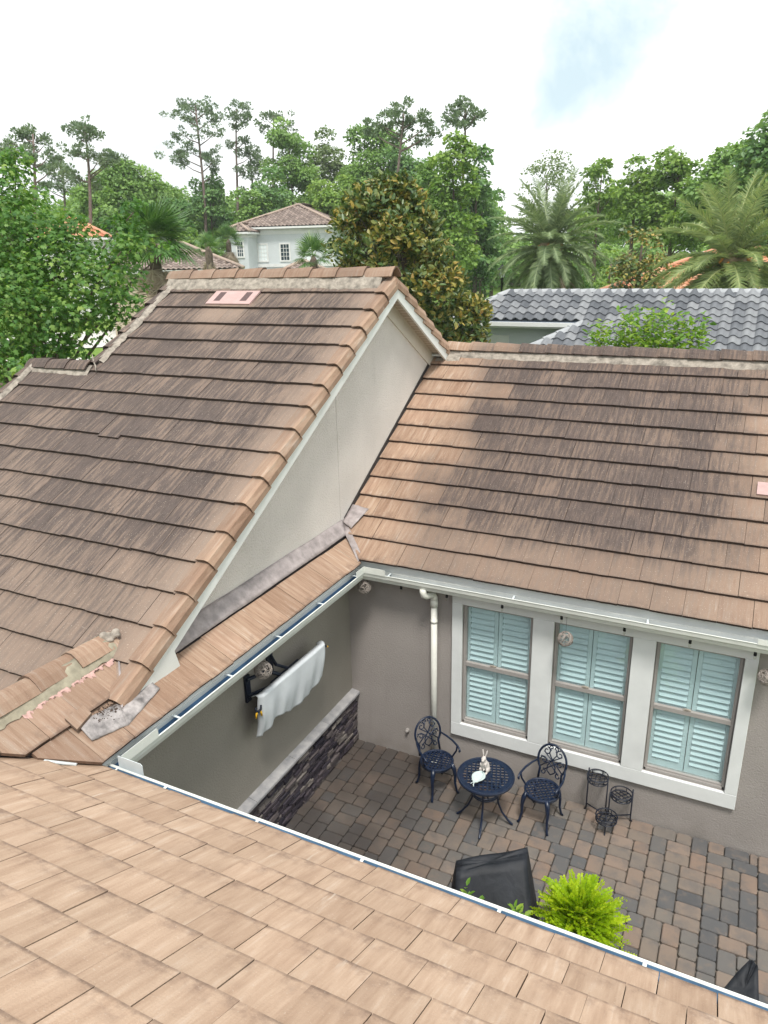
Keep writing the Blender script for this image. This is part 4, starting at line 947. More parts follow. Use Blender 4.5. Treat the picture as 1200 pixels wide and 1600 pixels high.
def cover(name, pts_top, pts_bot, zt, zb, label, seed):
    rng = np.random.default_rng(seed); root_m = MB(); n = len(pts_top); m_ = 14; sub = 12; vs_ = []; N = n*sub
    ph = rng.uniform(0, 6.28, 4)
    for i in range(m_+1):
        t = i/m_
        for k in range(N):
            e_, f = divmod(k, sub); f /= sub
            a, b = Vector(pts_top[e_]), Vector(pts_top[(e_+1) % n]); c, d = Vector(pts_bot[e_]), Vector(pts_bot[(e_+1) % n])
            p = (a*(1-f)+b*f)*(1-t)+(c*(1-f)+d*f)*t; cen = sum((Vector(q) for q in pts_top), Vector((0, 0, 0)))/n; out = Vector((p.x-cen.x, p.y-cen.y, 0)); out = out.normalized() if out.length > 0 else out
            fold = math.sin(k*1.05+ph[0]+2.0*t)*.020*t+math.sin(k*.41+ph[1]-3*t)*.022*t+math.sin(f*math.pi)*-.035*math.sin(t*math.pi)
            p = p+out*fold; p.z += .008*math.sin(k*.7+ph[2])*(1-t); vs_.append(p)
    fs = [(i*N+k, (i+1)*N+k, (i+1)*N+(k+1) % N, i*N+(k+1) % N) for i in range(m_) for k in range(N)]
    # slack top
    top = []; c = sum((Vector(vs_[k]) for k in range(N)), Vector((0, 0, 0)))/N
    b0 = len(vs_)
    for q in (.66, .33):
        for k in range(N):
            p = c+(Vector(vs_[k])-c)*q; p.z += -.02*(1-q)+.006*math.sin(k*.9+ph[3]); vs_.append(p)
    vs_.append(c+Vector((0, 0, -.02)))
    for k in range(N):
        j = (k+1) % N; fs += [(k, j, b0+j, b0+k), (b0+k, b0+j, b0+N+j, b0+N+k), (b0+N+k, b0+N+j, b0+2*N)]
    root_m.add(vs_, fs); o = root_m.build(name, 'fabric_black', None, True); tag(o, label, 'cover', 'black furniture covers'); return o
cover('furniture_cover', [(2.47, -2.36, .88), (3.10, -2.00, .98), (3.14, -2.16, .98), (2.53, -2.52, .90)], [(2.40, -2.40, .06), (3.24, -1.90, .06), (3.58, -3.02, .06), (2.72, -3.10, .06)], 0, 0, 'black fabric cover over upright furniture beside the yellow-green fern', 3)
cover('furniture_cover', [(4.86, -2.80, .74), (5.14, -2.40, .96), (5.20, -2.44, .96), (5.24, -2.88, .80)], [(4.5, -2.95, .06), (5.02, -2.25, .06), (5.30, -2.32, .06), (5.62, -3.2, .06)], 0, 0, 'black fabric cover peeking over the gutter next to the patio edge', 8)

# ------------------------------------------------------------------ foliage builders
def leaves(P, D, Nn, size, tmpl, tfaces):
    # P points, D leaf directions, Nn normals (arrays n x 3), size n; template in (along, across, up)
    D = D/np.linalg.norm(D, axis=1, keepdims=True); S = np.cross(Nn, D); S /= np.linalg.norm(S, axis=1, keepdims=True)+1e-9; U = np.cross(D, S)
    t = np.asarray(tmpl, float); n = len(P); k = len(t)
    v = P[:, None, :]+size[:, None, None]*(t[None, :, 0, None]*D[:, None, :]+t[None, :, 1, None]*S[:, None, :]+t[None, :, 2, None]*U[:, None, :])
    f = (np.arange(n)[:, None, None]*k+np.asarray(tfaces)[None]).reshape(-1, len(tfaces[0]))
    return v.reshape(-1, 3), f
T_OVAL = ([(0, 0, 0), (.35, .22, .05), (.75, .16, .02), (1, 0, -.06), (.75, -.16, .02), (.35, -.22, .05)], [(0, 1, 2, 3), (0, 3, 4, 5)])
T_DIA = ([(0, 0, 0), (.5, .34, .06), (1, 0, -.04), (.5, -.34, .06)], [(0, 1, 2, 3)])
T_MAPLE = ([(0, 0, 0), (.25, .42, .02), (.5, .22, .05), (.70, .50, -.03), (.72, .18, .03), (1.05, 0, -.05), (.72, -.18, .03), (.70, -.50, -.03), (.5, -.22, .05), (.25, -.42, .02)], [(0, 1, 2, 2), (0, 2, 4, 4), (2, 3, 4, 4), (0, 4, 5, 6), (0, 6, 8, 8), (6, 7, 8, 8), (0, 8, 9, 9)])
T_MAPLE = ([(0, 0, 0), (.22, .44, -.02), (.50, .20, .05), (.74, .46, -.04), (.72, .15, .03), (1.05, 0, -.05), (.72, -.15, .03), (.74, -.46, -.04), (.50, -.20, .05), (.22, -.44, -.02)], [(0, 1, 2), (0, 2, 8), (2, 3, 4), (2, 4, 6), (2, 6, 8), (4, 5, 6), (6, 7, 8), (0, 8, 9)])
def rvec(n, rng):
    v = rng.normal(size=(n, 3)); return v/np.linalg.norm(v, axis=1, keepdims=True)
def clump_cloud(cs, rs, per, size, rng, flat=.75, droop=.25, jitter=.35):
    # leaves spread through the outer part of many clumps: returns P, D, N, size, rnd
    Ps, Ds, Ns, Ss, Rs = [], [], [], [], []
    for c, r in zip(cs, rs):
        n = max(6, int(per*(r*r))); d = rvec(n, rng); d[:, 2] = np.where(d[:, 2] < -.35, -d[:, 2], d[:, 2])
        rad = r*rng.uniform(.45, 1.08, n)**.7; p = np.asarray(c)+d*rad[:, None]*np.array([1, 1, flat])
        nn = d*.6+rvec(n, rng)*.7+np.array([0, 0, .55]); dd = np.cross(nn, rvec(n, rng))+d*.45-np.array([0, 0, droop])
        Ps.append(p); Ds.append(dd); Ns.append(nn); Ss.append(size*rng.uniform(.65, 1.3, n)); Rs.append(np.clip(rng.normal(rng.uniform(.36, .64), .17, n), 0, 1))
    return np.vstack(Ps), np.vstack(Ds), np.vstack(Ns), np.concatenate(Ss), np.concatenate(Rs)
def crown_mesh(name, cs, rs, per, size, mat, rng, tm=T_DIA, **k):
    P, D, Nn, S, R = clump_cloud(cs, rs, per, size, rng, **k); v, f = leaves(P, D, Nn, S, *tm)
    return np_mesh(name, v, f, mat, {'rnd': np.repeat(R, len(tm[1]))})
def limb_tree(m, base, top, r0, cs, rng, nl=9, bend=.3):
    base, top = Vector(base), Vector(top); H = (top-base).length; pts = []
    w = Vector((rng.uniform(-1, 1), rng.uniform(-1, 1), 0))*bend
    for i in range(8):
        t = i/7; pts.append(base+(top-base)*t+w*math.sin(t*math.pi)*.5+Vector((0, 0, 0)))
    m.tube(pts, [r0*(1.25 if i == 0 else 1)*(1-.82*i/7) for i in range(8)], 8)
    for c in [cs[i] for i in rng.choice(len(cs), min(nl, len(cs)), replace=False)]:
        c = Vector(c); t = min(.92, max(.18, ((c.z-base.z)/H)-.22)); j = int(t*7); a = pts[j]+(pts[min(7, j+1)]-pts[j])*(t*7-j); mid = (a+c)/2+Vector((0, 0, -.06*(c-a).length)); rr = r0*(1-.8*t)*.5
        m.tube([a, a+(mid-a)*.5+Vector((0, 0, .02*H)), mid, c], [rr, rr*.8, rr*.6, rr*.2], 6)
def envelope(n, c, r, rng, shell=.5, low=-.6):
    # clump centres inside an ellipsoid, biased to its outside
    d = rvec(n*3, rng); d = d[d[:, 2] > low][:n]; q = rng.uniform(shell, 1, len(d))**.6; lump = 1+.16*np.sin(d[:, 0]*5+c[0])*np.sin(d[:, 1]*4+c[1])
    return np.asarray(c)+d*(q*lump)[:, None]*np.asarray(r)
def tree(name, base, height, rx, mat, label, seed, n=26, cr=(.9, 1.7), per=75, size=.34, trunk_r=.2, crown_lo=.25, cat='tree', group=None, tm=T_DIA, bark='bark', shape=None, **kw):
    rng = np.random.default_rng(seed); base = Vector(base); root = empty(name, base)
    zc = height*(crown_lo+1)/2; rz = height*(1-crown_lo)/2
    cs = envelope(n, (0, 0, zc), (rx, rx, rz), rng) if shape is None else shape(rng)
    if shape is None:     # keep the outline within the height
        k = max(c[2] for c in cs)+cr[1]*.5; cs[:, 2] *= min(1.1, height/k)
    rs = rng.uniform(cr[0], cr[1], len(cs))
    link('crown', crown_mesh('crown', cs, rs, per, size, mat, rng, tm, **kw), root)
    m = MB(); limb_tree(m, (0, 0, -.2), (0, 0, height*.86), trunk_r, [tuple(c) for c in cs], rng); m.build('trunk', bark, root, True)
    tag(root, label, cat, group); return root
def on_ground(u, d):
    p = at(u, 420, d); return Vector((p[0], p[1], ground_z(p[0], p[1])))
def height_to(u, v, d):
    p = at(u, v, d); return p[2]-ground_z(p[0], p[1])
def fern():
    root = empty('fern_bush', (3.72, -2.42, GZ)); rng = np.random.default_rng(3)
    m = MB(); m.lathe([(.11, 0), (.14, .02), (.19, .30), (.205, .31), (.205, .345), (.18, .345), (.17, .30)], n=24); m.build('pot', 'pot', root, True)
    P, D, Nn, S, R = [], [], [], [], []
    for i in range(520):
        a = rng.uniform(0, 6.283); el = rng.uniform(.30, 1.57)**.9; L = rng.uniform(.15, .42)*(1.0+.15*math.sin(2*a+1)); d = np.array([math.cos(a)*math.cos(el), math.sin(a)*math.cos(el), math.sin(el)]); side = np.array([-math.sin(a), math.cos(a), 0]); b = np.array([d[0]*.14, d[1]*.14, .50+rng.uniform(-.12, .34)])
        r0 = np.clip(rng.normal(.45, .24), 0, 1); curl = rng.uniform(.10, .42); tw = rng.normal(0, .5); sd_ = side*math.cos(tw)+np.cross(d, side)*math.sin(tw)
        for j in range(17):
            t = (j+2)/18; p = b+d*L*t+np.array([0, 0, -1])*curl*L*t*t*1.1
            for sg in (1, -1):
                P.append(p); D.append(sd_*sg+d*.35+rng.normal(0, .15, 3)); Nn.append(np.cross(d, sd_)+rng.normal(0, .2, 3)); S.append(.050*(1-.6*t)*rng.uniform(.8, 1.2)+.010); R.append(np.clip(r0+.25*(t-.4)+rng.normal(0, .06), 0, 1))
    v, f = leaves(np.array(P), np.array(D), np.array(Nn), np.array(S), [(0, 0, 0), (.5, .36, .04), (1, 0, 0), (.5, -.36, .04)], [(0, 1, 2, 3)])
    link('crown', np_mesh('crown', v, f, 'leaf_fern', {'rnd': R}), root); tag(root, 'bright yellow-green fern in a pot on the patio', 'fern')
fern()
def leafy(x, y, h, n, label, seed):
    rng = np.random.default_rng(seed); root = empty('potted_plant', (x, y, GZ)); m = MB(); m.lathe([(.10, 0), (.15, .28), (.16, .29), (.16, .32), (.14, .32)], n=20); m.build('pot', 'pot', root, True)
    m = MB(); P, D, Nn, S, R = [], [], [], [], []
    for i in range(n):
        a = rng.uniform(0, 6.28); tip = Vector((math.cos(a)*rng.uniform(.02, .13), math.sin(a)*rng.uniform(.02, .13), h*rng.uniform(.82, 1.0))); m.tube([(0, 0, .25), (tip.x*.5, tip.y*.5, h*.6), tip], [.007, .005, .003], 5)
        for j in range(26):
            t = rng.uniform(.35, 1.02); p = np.array(tip)*t+np.array([0, 0, (1-t)*.25]); q = rng.uniform(0, 6.28); P.append(p); D.append([math.cos(q), math.sin(q), rng.uniform(.2, 1.1)]); Nn.append([0, 0, 1]+rng.normal(0, .3, 3)); S.append(rng.uniform(.06, .10)); R.append(rng.uniform(.2, .95))
    m.build('stem', 'leaf_hedge', root, True); v, f = leaves(np.array(P), np.array(D), np.array(Nn), np.array(S), *T_OVAL)
    link('crown', np_mesh('crown', v, f, 'leaf_myrtle', {'rnd': np.repeat(R, 2)}), root); tag(root, label, 'plant', 'leafy plants by the cover')
leafy(2.93, -2.98, 1.22, 3, 'small upright leafy sprig in front of the black cover, smaller of two', 1)
leafy(3.27, -2.98, 1.20, 6, 'leafy green plant tips between the black cover and the fern', 2)

# ------------------------------------------------------------------ wall television under a cloth, clamps, hanging balls, string lights
def tv():
    root = empty('wall_television', (.0, -1.8, 2.0)); W = lambda p: (p[0], p[1]+1.8, p[2]-2.0)
    tilt = .10
    def fp(y, z, off=0): return (.235+tilt*(z-1.95)*1.2+off+.02*(y+1.8), y, z)
    m = MB(); b0 = [fp(-2.38, 1.80), fp(-1.18, 1.80), fp(-1.18, 2.22), fp(-2.38, 2.22)]; m.prism([W(p) for p in b0], (-.05, 0, 0)); m.build('screen_case', 'bracket_black', root)
    m = MB(); m.box(W((0.001, -2.38, 2.06)), W((.03, -2.30, 2.38))); m.tube([W((.03, -2.36, 2.34)), W((.12, -2.10, 2.33)), W((.18, -1.95, 2.22))], .022, 6); m.tube([W((.03, -2.36, 2.14)), W((.12, -2.10, 2.12)), W((.18, -1.90, 2.10))], .022, 6)
    m.box(W((.001, -1.96, 2.18)), W((.03, -1.86, 2.44))); m.tube([W((.03, -1.90, 2.40)), W((.14, -1.96, 2.34)), W((.18, -1.80, 2.22))], .02, 6); m.box(W((.15, -2.1, 1.95)), W((.183, -1.55, 2.2))); m.build('wall_bracket', 'bracket_black', root)
    # the cloth: over the top edge and down the front with folds, hem uneven
    n, k = 60, 34; vs_ = []; rng = np.random.default_rng(4)
    for i in range(n+1):
        u = i/n; y = -2.44+1.30*u
        hem = 1.735+.05*math.sin(u*7+.4)-.02*math.sin(u*17)+(.02*max(0, (u-.80)/.20)**1.5)-(.075*max(0, (.16-u)/.16))
        for j in range(k+1):
            t = j/k
            if t < .16:       # back of the top and the top edge
                q = t/.16; z = 2.20+.045*math.sin(q*math.pi*.5); x = fp(y, 2.24)[0]-.085+.09*q
            else:
                q = (t-.16)/.84; z = 2.245-(2.245-hem)*q; fold = .016*math.sin(u*19+q*2)*q+.010*math.sin(u*43+1.5*q)*q**2+.03*math.exp(-((u-.12)/.05)**2)*q-.03*math.exp(-((u-.05)/.04)**2)*q
                x = fp(y, z)[0]+.022+fold+.018*math.sin(q*math.pi)
            edge = min(u, 1-u); x -= .09*max(0, (.035-edge)/.035)*(.4+.6*t); vs_.append(W((x, y+.02*math.sin(t*5)*(1 if u > .5 else -1)*max(0, 1-edge*10), z)))
    fs = [(i*(k+1)+j, (i+1)*(k+1)+j, (i+1)*(k+1)+j+1, i*(k+1)+j+1) for i in range(n) for j in range(k)]
    m = MB(); m.add(vs_, fs); o = m.build('cloth_cover', 'cloth_white', root, True); s = o.modifiers.new('solid', 'SOLIDIFY'); s.thickness = .004
    tag(root, 'wall-mounted television hidden under a white cloth', 'television')
    def clamp(p, rz, ln, label):
        r = empty('spring_clamp', p, rz); 
        m = MB(); m.tube([(-.035, 0, .035), (-.03, 0, -.01), (0, 0, -.03), (.03, 0, -.01), (.035, 0, .035)], [.010, .013, .015, .013, .010], 8); m.build('jaw', 'bracket_black', r, True)
        for s in (1, -1): m = MB(); m.tube([(s*.016, 0, -.02), (s*.03, 0, -.05), (s*.036, 0, -.075-ln)], [.009, .011, .010], 8); m.build('handle', 'clamp_yellow', r, True)
        tag(r, label, 'clamp', 'clamps on the cloth')
    clamp((.245, -2.475, 2.10), 1.2, .02, 'black spring clamp with yellow handles at the cloth corner near the wire ball')
    o = (.285, -1.15, 2.19); r = empty('spring_clamp', o, 0)
    m = MB(); m.tube([(-.01, -.03, .02), (.005, .01, .0), (.01, .03, -.012)], [.012, .015, .014], 8); m.build('jaw', 'bracket_black', r, True)
    m = MB(); m.tube([(.01, .03, -.012), (.014, .06, -.03)], [.011, .010], 8); m.build('handle', 'clamp_yellow', r, True)
    tag(r, 'black and yellow clamp gripping the upper far corner of the white cloth', 'clamp', 'clamps on the cloth')
tv()
def wire_ball(p, r, ztop, label, seed):
    rng = np.random.default_rng(seed); root = empty('wire_ball', p); m = MB()
    for i in range(24):
        ax = Vector(rvec(1, rng)[0]); a = ax.orthogonal().normalized(); b = ax.cross(a); o = rng.uniform(-.55, .55); rr = math.sqrt(1-o*o)*r; wob = rng.uniform(.96, 1.03)
        m.tube([ax*(o*r+.006*math.sin(3*k+i))+(a*math.cos(k*math.pi/9)+b*math.sin(k*math.pi/9))*rr*wob for k in range(18)], .0034, 4, closed=True)
    m.build('woven_globe', 'rattan', root, True)
    m = MB(); m.tube([(0, 0, r), (0, 0, ztop-p[2])], .002, 4); m.build('cord', 'bulb_socket', root)
    tag(root, label, 'hanging ball', 'woven balls hung under the gutters')
wire_ball((.36, -.22, 2.60), .088, 2.73, 'woven wire ball hanging in the inner corner of the courtyard', 1)
wire_ball((.30, -2.41, 2.56), .095, 2.73, 'woven wire ball hanging beside the cloth-covered television', 2)
wire_ball((2.98, -.20, 2.42), .088, 2.73, 'woven wire ball hanging in front of the middle window', 3)
wire_ball((5.07, -.20, 2.44), .088, 2.73, 'woven wire ball hanging by the far edge of the third window', 4)
def string_lights():
    root = empty('string_lights', (0, -.20, 2.73)); xs_ = [.88, 1.50, 2.21, 2.92, 3.62, 4.30, 4.93]; m = MB(); pts = []
    for i, x in enumerate([.3]+xs_+[5.8]):
        pts.append((x, -.0, -.012)); 
    m.tube(pts, .0035, 5); m.build('cable', 'bulb_socket', root)
    for x in xs_:
        m = MB(); m.lathe([(.010, .0), (.015, -.012), (.017, -.05), (.015, -.056)], (x, 0, -.012), 12); so = m.build('socket', 'bulb_socket', root, True)
        m = MB(); m.lathe([(.010, -.056), (.015, -.072), (.016, -.085), (.010, -.098), (.002, -.103)], (x, 0, -.012), 12); m.build('bulb', 'bulb_glass', so, True)
    tag(root, 'string of clear bulbs in black sockets under the gutter above the windows', 'string lights')
string_lights()
def rebase(root, loc):
    root.location = loc
    for ch in root.children: ch.matrix_parent_inverse = Matrix.Translation(-Vector(loc))
for o in list(COL.objects):
    if o.name == 'plant_stand': rebase(o, (3.62, -.22, GZ))
# ------------------------------------------------------------------ barrel tile roofs of the neighbours
def barrel_mesh(name, w, L, mat, rnd, h=.06):
    n = 8; vs_ = []; fs = []
    prof = []
    for i in range(n+1):
        q = i/n; x = (q-.02)*w*1.04
        z = h*math.sin(math.pi*min(1, q/.66)) if q < .66 else -h*.22*math.sin(math.pi*(q-.66)/.34)
        prof.append((x, z))
    for t, lift in ((0, .035), (L, .0)):
        for x, z in prof: vs_.append((x, t, z+lift))
    for x, z in prof: vs_.append((x, 0, z+.035-.022))
    k = n+1
    for i in range(n): fs += [(i, i+1, k+i+1, k+i), (2*k+i, 2*k+i+1, i+1, i)]
    m = MB(); m.add(vs_, fs); m.a = {'rnd': [rnd]*len(fs)}; return m.mesh(name, mat, False) if name else m
def barrel_roof(parent, O, S, T, test, smax, tmax, w, e, mat, single, seed=1, smin=0):
    rng = random.Random(seed); O, S, T = Vector(O), Vector(S).normalized(), Vector(T).normalized(); N = S.cross(T)
    R = Matrix((S, T, N)).transposed()
    if single: meshes = [barrel_mesh('roof_tile', w, e+.05, mat, i/7) for i in range(8)]
    J = MB(); rr = []; proto = barrel_mesh('', w, e+.05, mat, 0)
    t = 0
    while t < tmax-.02:
        s = smin
        while s < smax:
            if test(s+w/2, t+e*.5):
                P = O+S*s+T*t
                if single: 
                    o = link('roof_tile', meshes[rng.randrange(8)], parent); o.matrix_local = Matrix.Translation(P) @ R.to_4x4()
                else:
                    J.add([P+R @ Vector(v) for v in proto.v], proto.f); rr += [rng.random()]*len(proto.f)
            s += w
        t += e
    if not single: J.a = {'rnd': rr}; tag(J.build('roof_tile_field', mat, parent), kind='stuff')
def hip_house(name, label, loc, rz, W, D, wall_h, eave_oh, pitch, wall, tile, ridge, gz, wins=(), cat='house', belt=None, w=.34, e=.40, fascia='house_white'):
    # local frame: x along the front, y away from the front; front wall at y = 0
    root = empty(name, loc, rz); m = MB(); m.box((0, 0, gz), (W, D, wall_h)); m.build('wall', wall, root)
    X0, X1, Y0, Y1 = -eave_oh, W+eave_oh, -eave_oh, D+eave_oh; hw = min(X1-X0, Y1-Y0)/2; zr = wall_h+hw*pitch
    if X1-X0 < Y1-Y0: a, b = Vector(((X0+X1)/2, Y0+hw, zr)), Vector(((X0+X1)/2, Y1-hw, zr))
    else: a, b = Vector((X0+hw, (Y0+Y1)/2, zr)), Vector((X1-hw, (Y0+Y1)/2, zr))
    c = [Vector((X0, Y0, wall_h)), Vector((X1, Y0, wall_h)), Vector((X1, Y1, wall_h)), Vector((X0, Y1, wall_h))]
    m = MB()
    if X1-X0 < Y1-Y0: m.add(c+[a, b], [(0, 1, 4), (1, 2, 5, 4), (2, 3, 5), (3, 0, 4, 5), (3, 2, 1, 0)])
    else: m.add(c+[a, b], [(0, 1, 5, 4), (1, 2, 5), (2, 3, 4, 5), (3, 0, 4), (3, 2, 1, 0)])
    rf = m.build('roof', 'underlay', root)
    cs_ = 1/math.hypot(1, pitch); sn = pitch*cs_
    for (o, S, L, inw, top) in ((c[0], (1, 0, 0), X1-X0, (0, 1), hw), (c[1], (0, 1, 0), Y1-Y0, (-1, 0), hw), (c[3], (0, -1, 0), Y1-Y0, (1, 0), hw)):
        T = (inw[0]*cs_, inw[1]*cs_, sn)
        barrel_roof(rf, Vector(o)+Vector((0, 0, .02)), S, T, (lambda s, t, L=L: t*cs_ < s+.1 and t*cs_ < L-s+.1), L, top/cs_, w, e, tile, False, 3)
    for q, r in ((c[0], a), (c[1], a if X1-X0 < Y1-Y0 else b), (c[3], b if X1-X0 < Y1-Y0 else a), (a, b)):
        m = MB(); m.tube([Vector(q)+Z*.06, Vector(r)+Z*.08], .12, 8); m.build('ridge_cap', ridge, rf, True)
    m = MB(); f = .16
    m.box((X0+.01, Y0+.01, wall_h-.02-f), (X1-.01, Y0+.05, wall_h-.02)); m.box((X0+.01, Y0+.05, wall_h-.02-f), (X0+.05, Y1-.01, wall_h-.02)); m.box((X1-.05, Y0+.05, wall_h-.02-f), (X1-.01, Y1-.01, wall_h-.02)); m.box((X0+.05, Y0+.05, wall_h-.06), (X1-.05, Y1-.05, wall_h-.03)); m.build('fascia', fascia, root)
    if belt:
        for z0, z1, pr in belt: m = MB(); m.box((-pr, -pr, z0), (W+pr, D+pr, z1)); m.build('trim_band', fascia, root)
    for (face, q0, q1, z0, z1, pm) in wins:
        def bx(mm, a0, a1, d0, d1, b0, b1):
            if face == 'front': mm.box((a0, d0, b0), (a1, d1, b1))
            elif face == 'right': mm.box((W-d0, a0, b0), (W-d1, a1, b1))
        f = .13; m = MB(); bx(m, q0-f, q1+f, -.05, -.002, z1, z1+f); bx(m, q0-f, q1+f, -.07, -.002, z0-f, z0); bx(m, q0-f, q0, -.05, -.002, z0, z1); bx(m, q1, q1+f, -.05, -.002, z0, z1); wn_ = m.build('window', fascia, root)
        m = MB(); bx(m, q0, q1, -.012, -.003, z0, z1); m.build('pane', pm, wn_)
        m = MB()
        for k in range(1, 3): bx(m, q0+(q1-q0)*k/3-.018, q0+(q1-q0)*k/3+.018, -.03, -.013, z0, z1)
        for k in range(1, 4): bx(m, q0, q1, -.031, -.013, z0+(z1-z0)*k/4-.018, z0+(z1-z0)*k/4+.018)
        m.build('glazing_bar', fascia, wn_)
    tag(root, label, cat); return root

# grey-roofed house just behind the wing
def grey_house():
    root = empty('neighbour_house', (1.5, 17, 0)); L0 = Vector((1.5, 17, 0)); q = lambda *p: tuple(Vector(p)-L0)
    yr, zr, p = 14.6, 5.66, .5; cs_ = 1/math.hypot(1, p); sn = p*cs_
    x0 = -2.35; ye = 13.08; ze = zr-p*(yr-ye); ylow = 9.6; xe = x0-(yr-ye); xh = .2
    zz = lambda y: zr-p*(yr-y)
    m = MB(); m.add([q(x0, yr, zr-.03), q(9, yr, zr-.03), q(9, ylow, zz(ylow)-.03), q(xh-(ye-ylow), ylow, zz(ylow)-.03), q(xh, ye, ze-.03), q(xe, ye, ze-.03), q(9, yr+5, zr-2.5), q(x0-5, yr+5, zr-2.5), q(xe, ye+3.5, ze-.05)], [(0, 5, 4, 3, 2, 1), (0, 1, 6, 7), (0, 7, 5)])
    rf = m.build('roof', 'flash_grey', root)
    w, e_ = .285, .325
    # front slope: rows counted up from the lowest line
    Tm = (0, cs_, sn); Ox = -4.9; Oy = ylow
    def test(s, t):
        x = Ox+s; y = Oy+t*cs_
        if x > 6.2 or y > yr-.06: return False
        if y > ye: return x > x0-(yr-y)+.12
        return x > xh-(ye-y)+.12 and y > 10.9
    barrel_roof(rf, q(Ox, Oy, zz(Oy)+.015), (1, 0, 0), Tm, test, 12, (yr-ylow)/cs_, w, e_, 'barrel_grey', True, 5)
    ridge_caps(q(9, yr, zr+.04), q(x0, yr, zr+.04), .42, .14, .10, 'ridge_grey', rf, 61)
    ridge_caps(q(xe-.05, ye-.05, ze+.02), q(x0, yr, zr+.05), .42, .13, .09, 'ridge_grey', rf, 62)
    ridge_caps(q(xh-(ye-10.6), 10.6, zz(10.6)+.03), q(xh, ye, ze+.05), .42, .13, .09, 'ridge_grey', rf, 63)
    m = MB(); m.box(q(xe+.02, ye+.01, ze-.20), q(xh-.05, ye+.05, ze-.03)); m.box(q(xe+.02, ye+.05, ze-.20), q(xe+.06, ye+4, ze-.05)); m.build('fascia', 'house_white', root)
    m = MB(); m.box(q(xe+.05, ye-.10, ze-.14), q(xh-.1, ye+.005, ze-.03)); m.build('gutter', 'house_white', root)
    m = MB(); m.box(q(xe+.45, ye+.45, ze-5), q(9, yr+4, ze-.1)); m.box(q(xh-.9, 10.3, ze-5), q(9, ye+.44, zz(10.3)-.1)); m.build('wall', 'house_blue', root)
    m = MB(); m.box(q(xe+.9, ye+.43, ze-.75), q(xe+1.9, ye+.447, ze-.45)); wn_ = m.build('window', 'house_white', root)
    tag(root, 'neighbouring house with a blue-grey barrel tile hip roof behind the courtyard wing', 'house')
grey_house()
# two-storey house
p = at(372, 356, 70); gz2 = ground_z(p[0], p[1]); wh = p[2]
rz = CAM_Y*-1; brg = math.atan2(p[0]-CAM_C[0], p[1]-CAM_C[1])
g = gz2-wh
main_h = hip_house('two_storey_house', 'pale blue two-storey house with brown tile roof among the trees', (p[0], p[1], wh), -brg-math.radians(22), 8.6, 15, 0.0, .55, .40, 'house_blue', 'barrel_brown', 'ridge_brown', g-.5,
          wins=[('front', 1.75, 2.5, -2.75, -1.45, 'shutter'), ('front', 3.8, 4.55, -2.75, -1.45, 'dark_window'), ('front', 5.85, 6.6, -2.75, -1.45, 'shutter'), ('right', 2.0, 3.0, -2.5, -1.0, 'dark_window'), ('right', 5.5, 6.5, -2.5, -1.0, 'shutter')], belt=[(-.62, -.20, .05), (-3.3, -3.05, .08)])
p = at(356, 363, 68); 
wing_h = hip_house('house_wing', 'narrow pale blue wing with a brown roof beside the two-storey house', (p[0], p[1], p[2]), -brg-math.radians(22), 1.7, 5, 0.0, .4, .5, 'house_blue', 'barrel_brown', 'ridge_brown', ground_z(p[0], p[1])-p[2]-.5, wins=[('front', .75, 1.25, -1.95, -.8, 'dark_window')], belt=[(-.45, -.15, .05)])
def mat_of(o): return Matrix.Translation(o.location) @ Matrix.Rotation(o.rotation_euler.z, 4, 'Z')
for ch in list(wing_h.children): ch.parent = main_h; ch.matrix_parent_inverse = mat_of(main_h).inverted() @ mat_of(wing_h)
bpy.data.objects.remove(wing_h)
# low brown-roofed house in front of it
p = at(168, 424, 52); b2 = math.atan2(p[0]-CAM_C[0], p[1]-CAM_C[1])
hip_house('low_house', 'low house with a weathered brown tile roof behind the fan palm', (p[0], p[1], p[2]), -b2-math.radians(8), 8.0, 8, 0.0, .5, .42, 'house_tan', 'barrel_brown', 'ridge_brown', ground_z(p[0], p[1])-p[2]-.5, w=.32, e=.38)
p = at(446, 424, 55); b2 = math.atan2(p[0]-CAM_C[0], p[1]-CAM_C[1])
hip_house('porch_house', 'small pale tile roof just above the gable ridge below the two-storey house', (p[0], p[1], p[2]), -b2, 2.6, 4, 0.0, .3, .40, 'house_white', 'barrel_brown', 'ridge_brown', ground_z(p[0], p[1])-p[2]-.5)
p = at(48, 372, 62); b2 = math.atan2(p[0]-CAM_C[0], p[1]-CAM_C[1])
hip_house('white_house', 'white house with an orange tile roof glimpsed through the maple', (p[0], p[1], p[2]), -b2-.2, 5, 6, 0.0, .4, .55, 'house_white', 'barrel_orange', 'ridge_orange', ground_z(p[0], p[1])-p[2]-.5, wins=[('front', 1.4, 2.2, -1.5, -.5, 'dark_window'), ('front', 3.0, 3.8, -1.5, -.5, 'dark_window')])
p = at(955, 455, 44); b2 = math.atan2(p[0]-CAM_C[0], p[1]-CAM_C[1])
hip_house('orange_roof_house', 'house with a terracotta orange tile roof between the two date palms', (p[0], p[1], p[2]), -b2-.25, 12, 9, 0.0, .5, .40, 'house_tan', 'barrel_orange', 'ridge_orange', ground_z(p[0], p[1])-p[2]-.5, w=.32, e=.38)
p = at(700, 392, 105); b2 = math.atan2(p[0]-CAM_C[0], p[1]-CAM_C[1])
hip_house('tan_house', 'distant tan house in the trees behind the street lamp', (p[0], p[1], p[2]), -b2, 12, 8, 0.0, .6, .4, 'house_tan', 'barrel_brown', 'ridge_brown', ground_z(p[0], p[1])-p[2]-.5, wins=[('front', 3.2, 4.4, -3.2, -.9, 'dark_window'), ('front', 5.4, 6.4, -3.2, -.9, 'dark_window')])
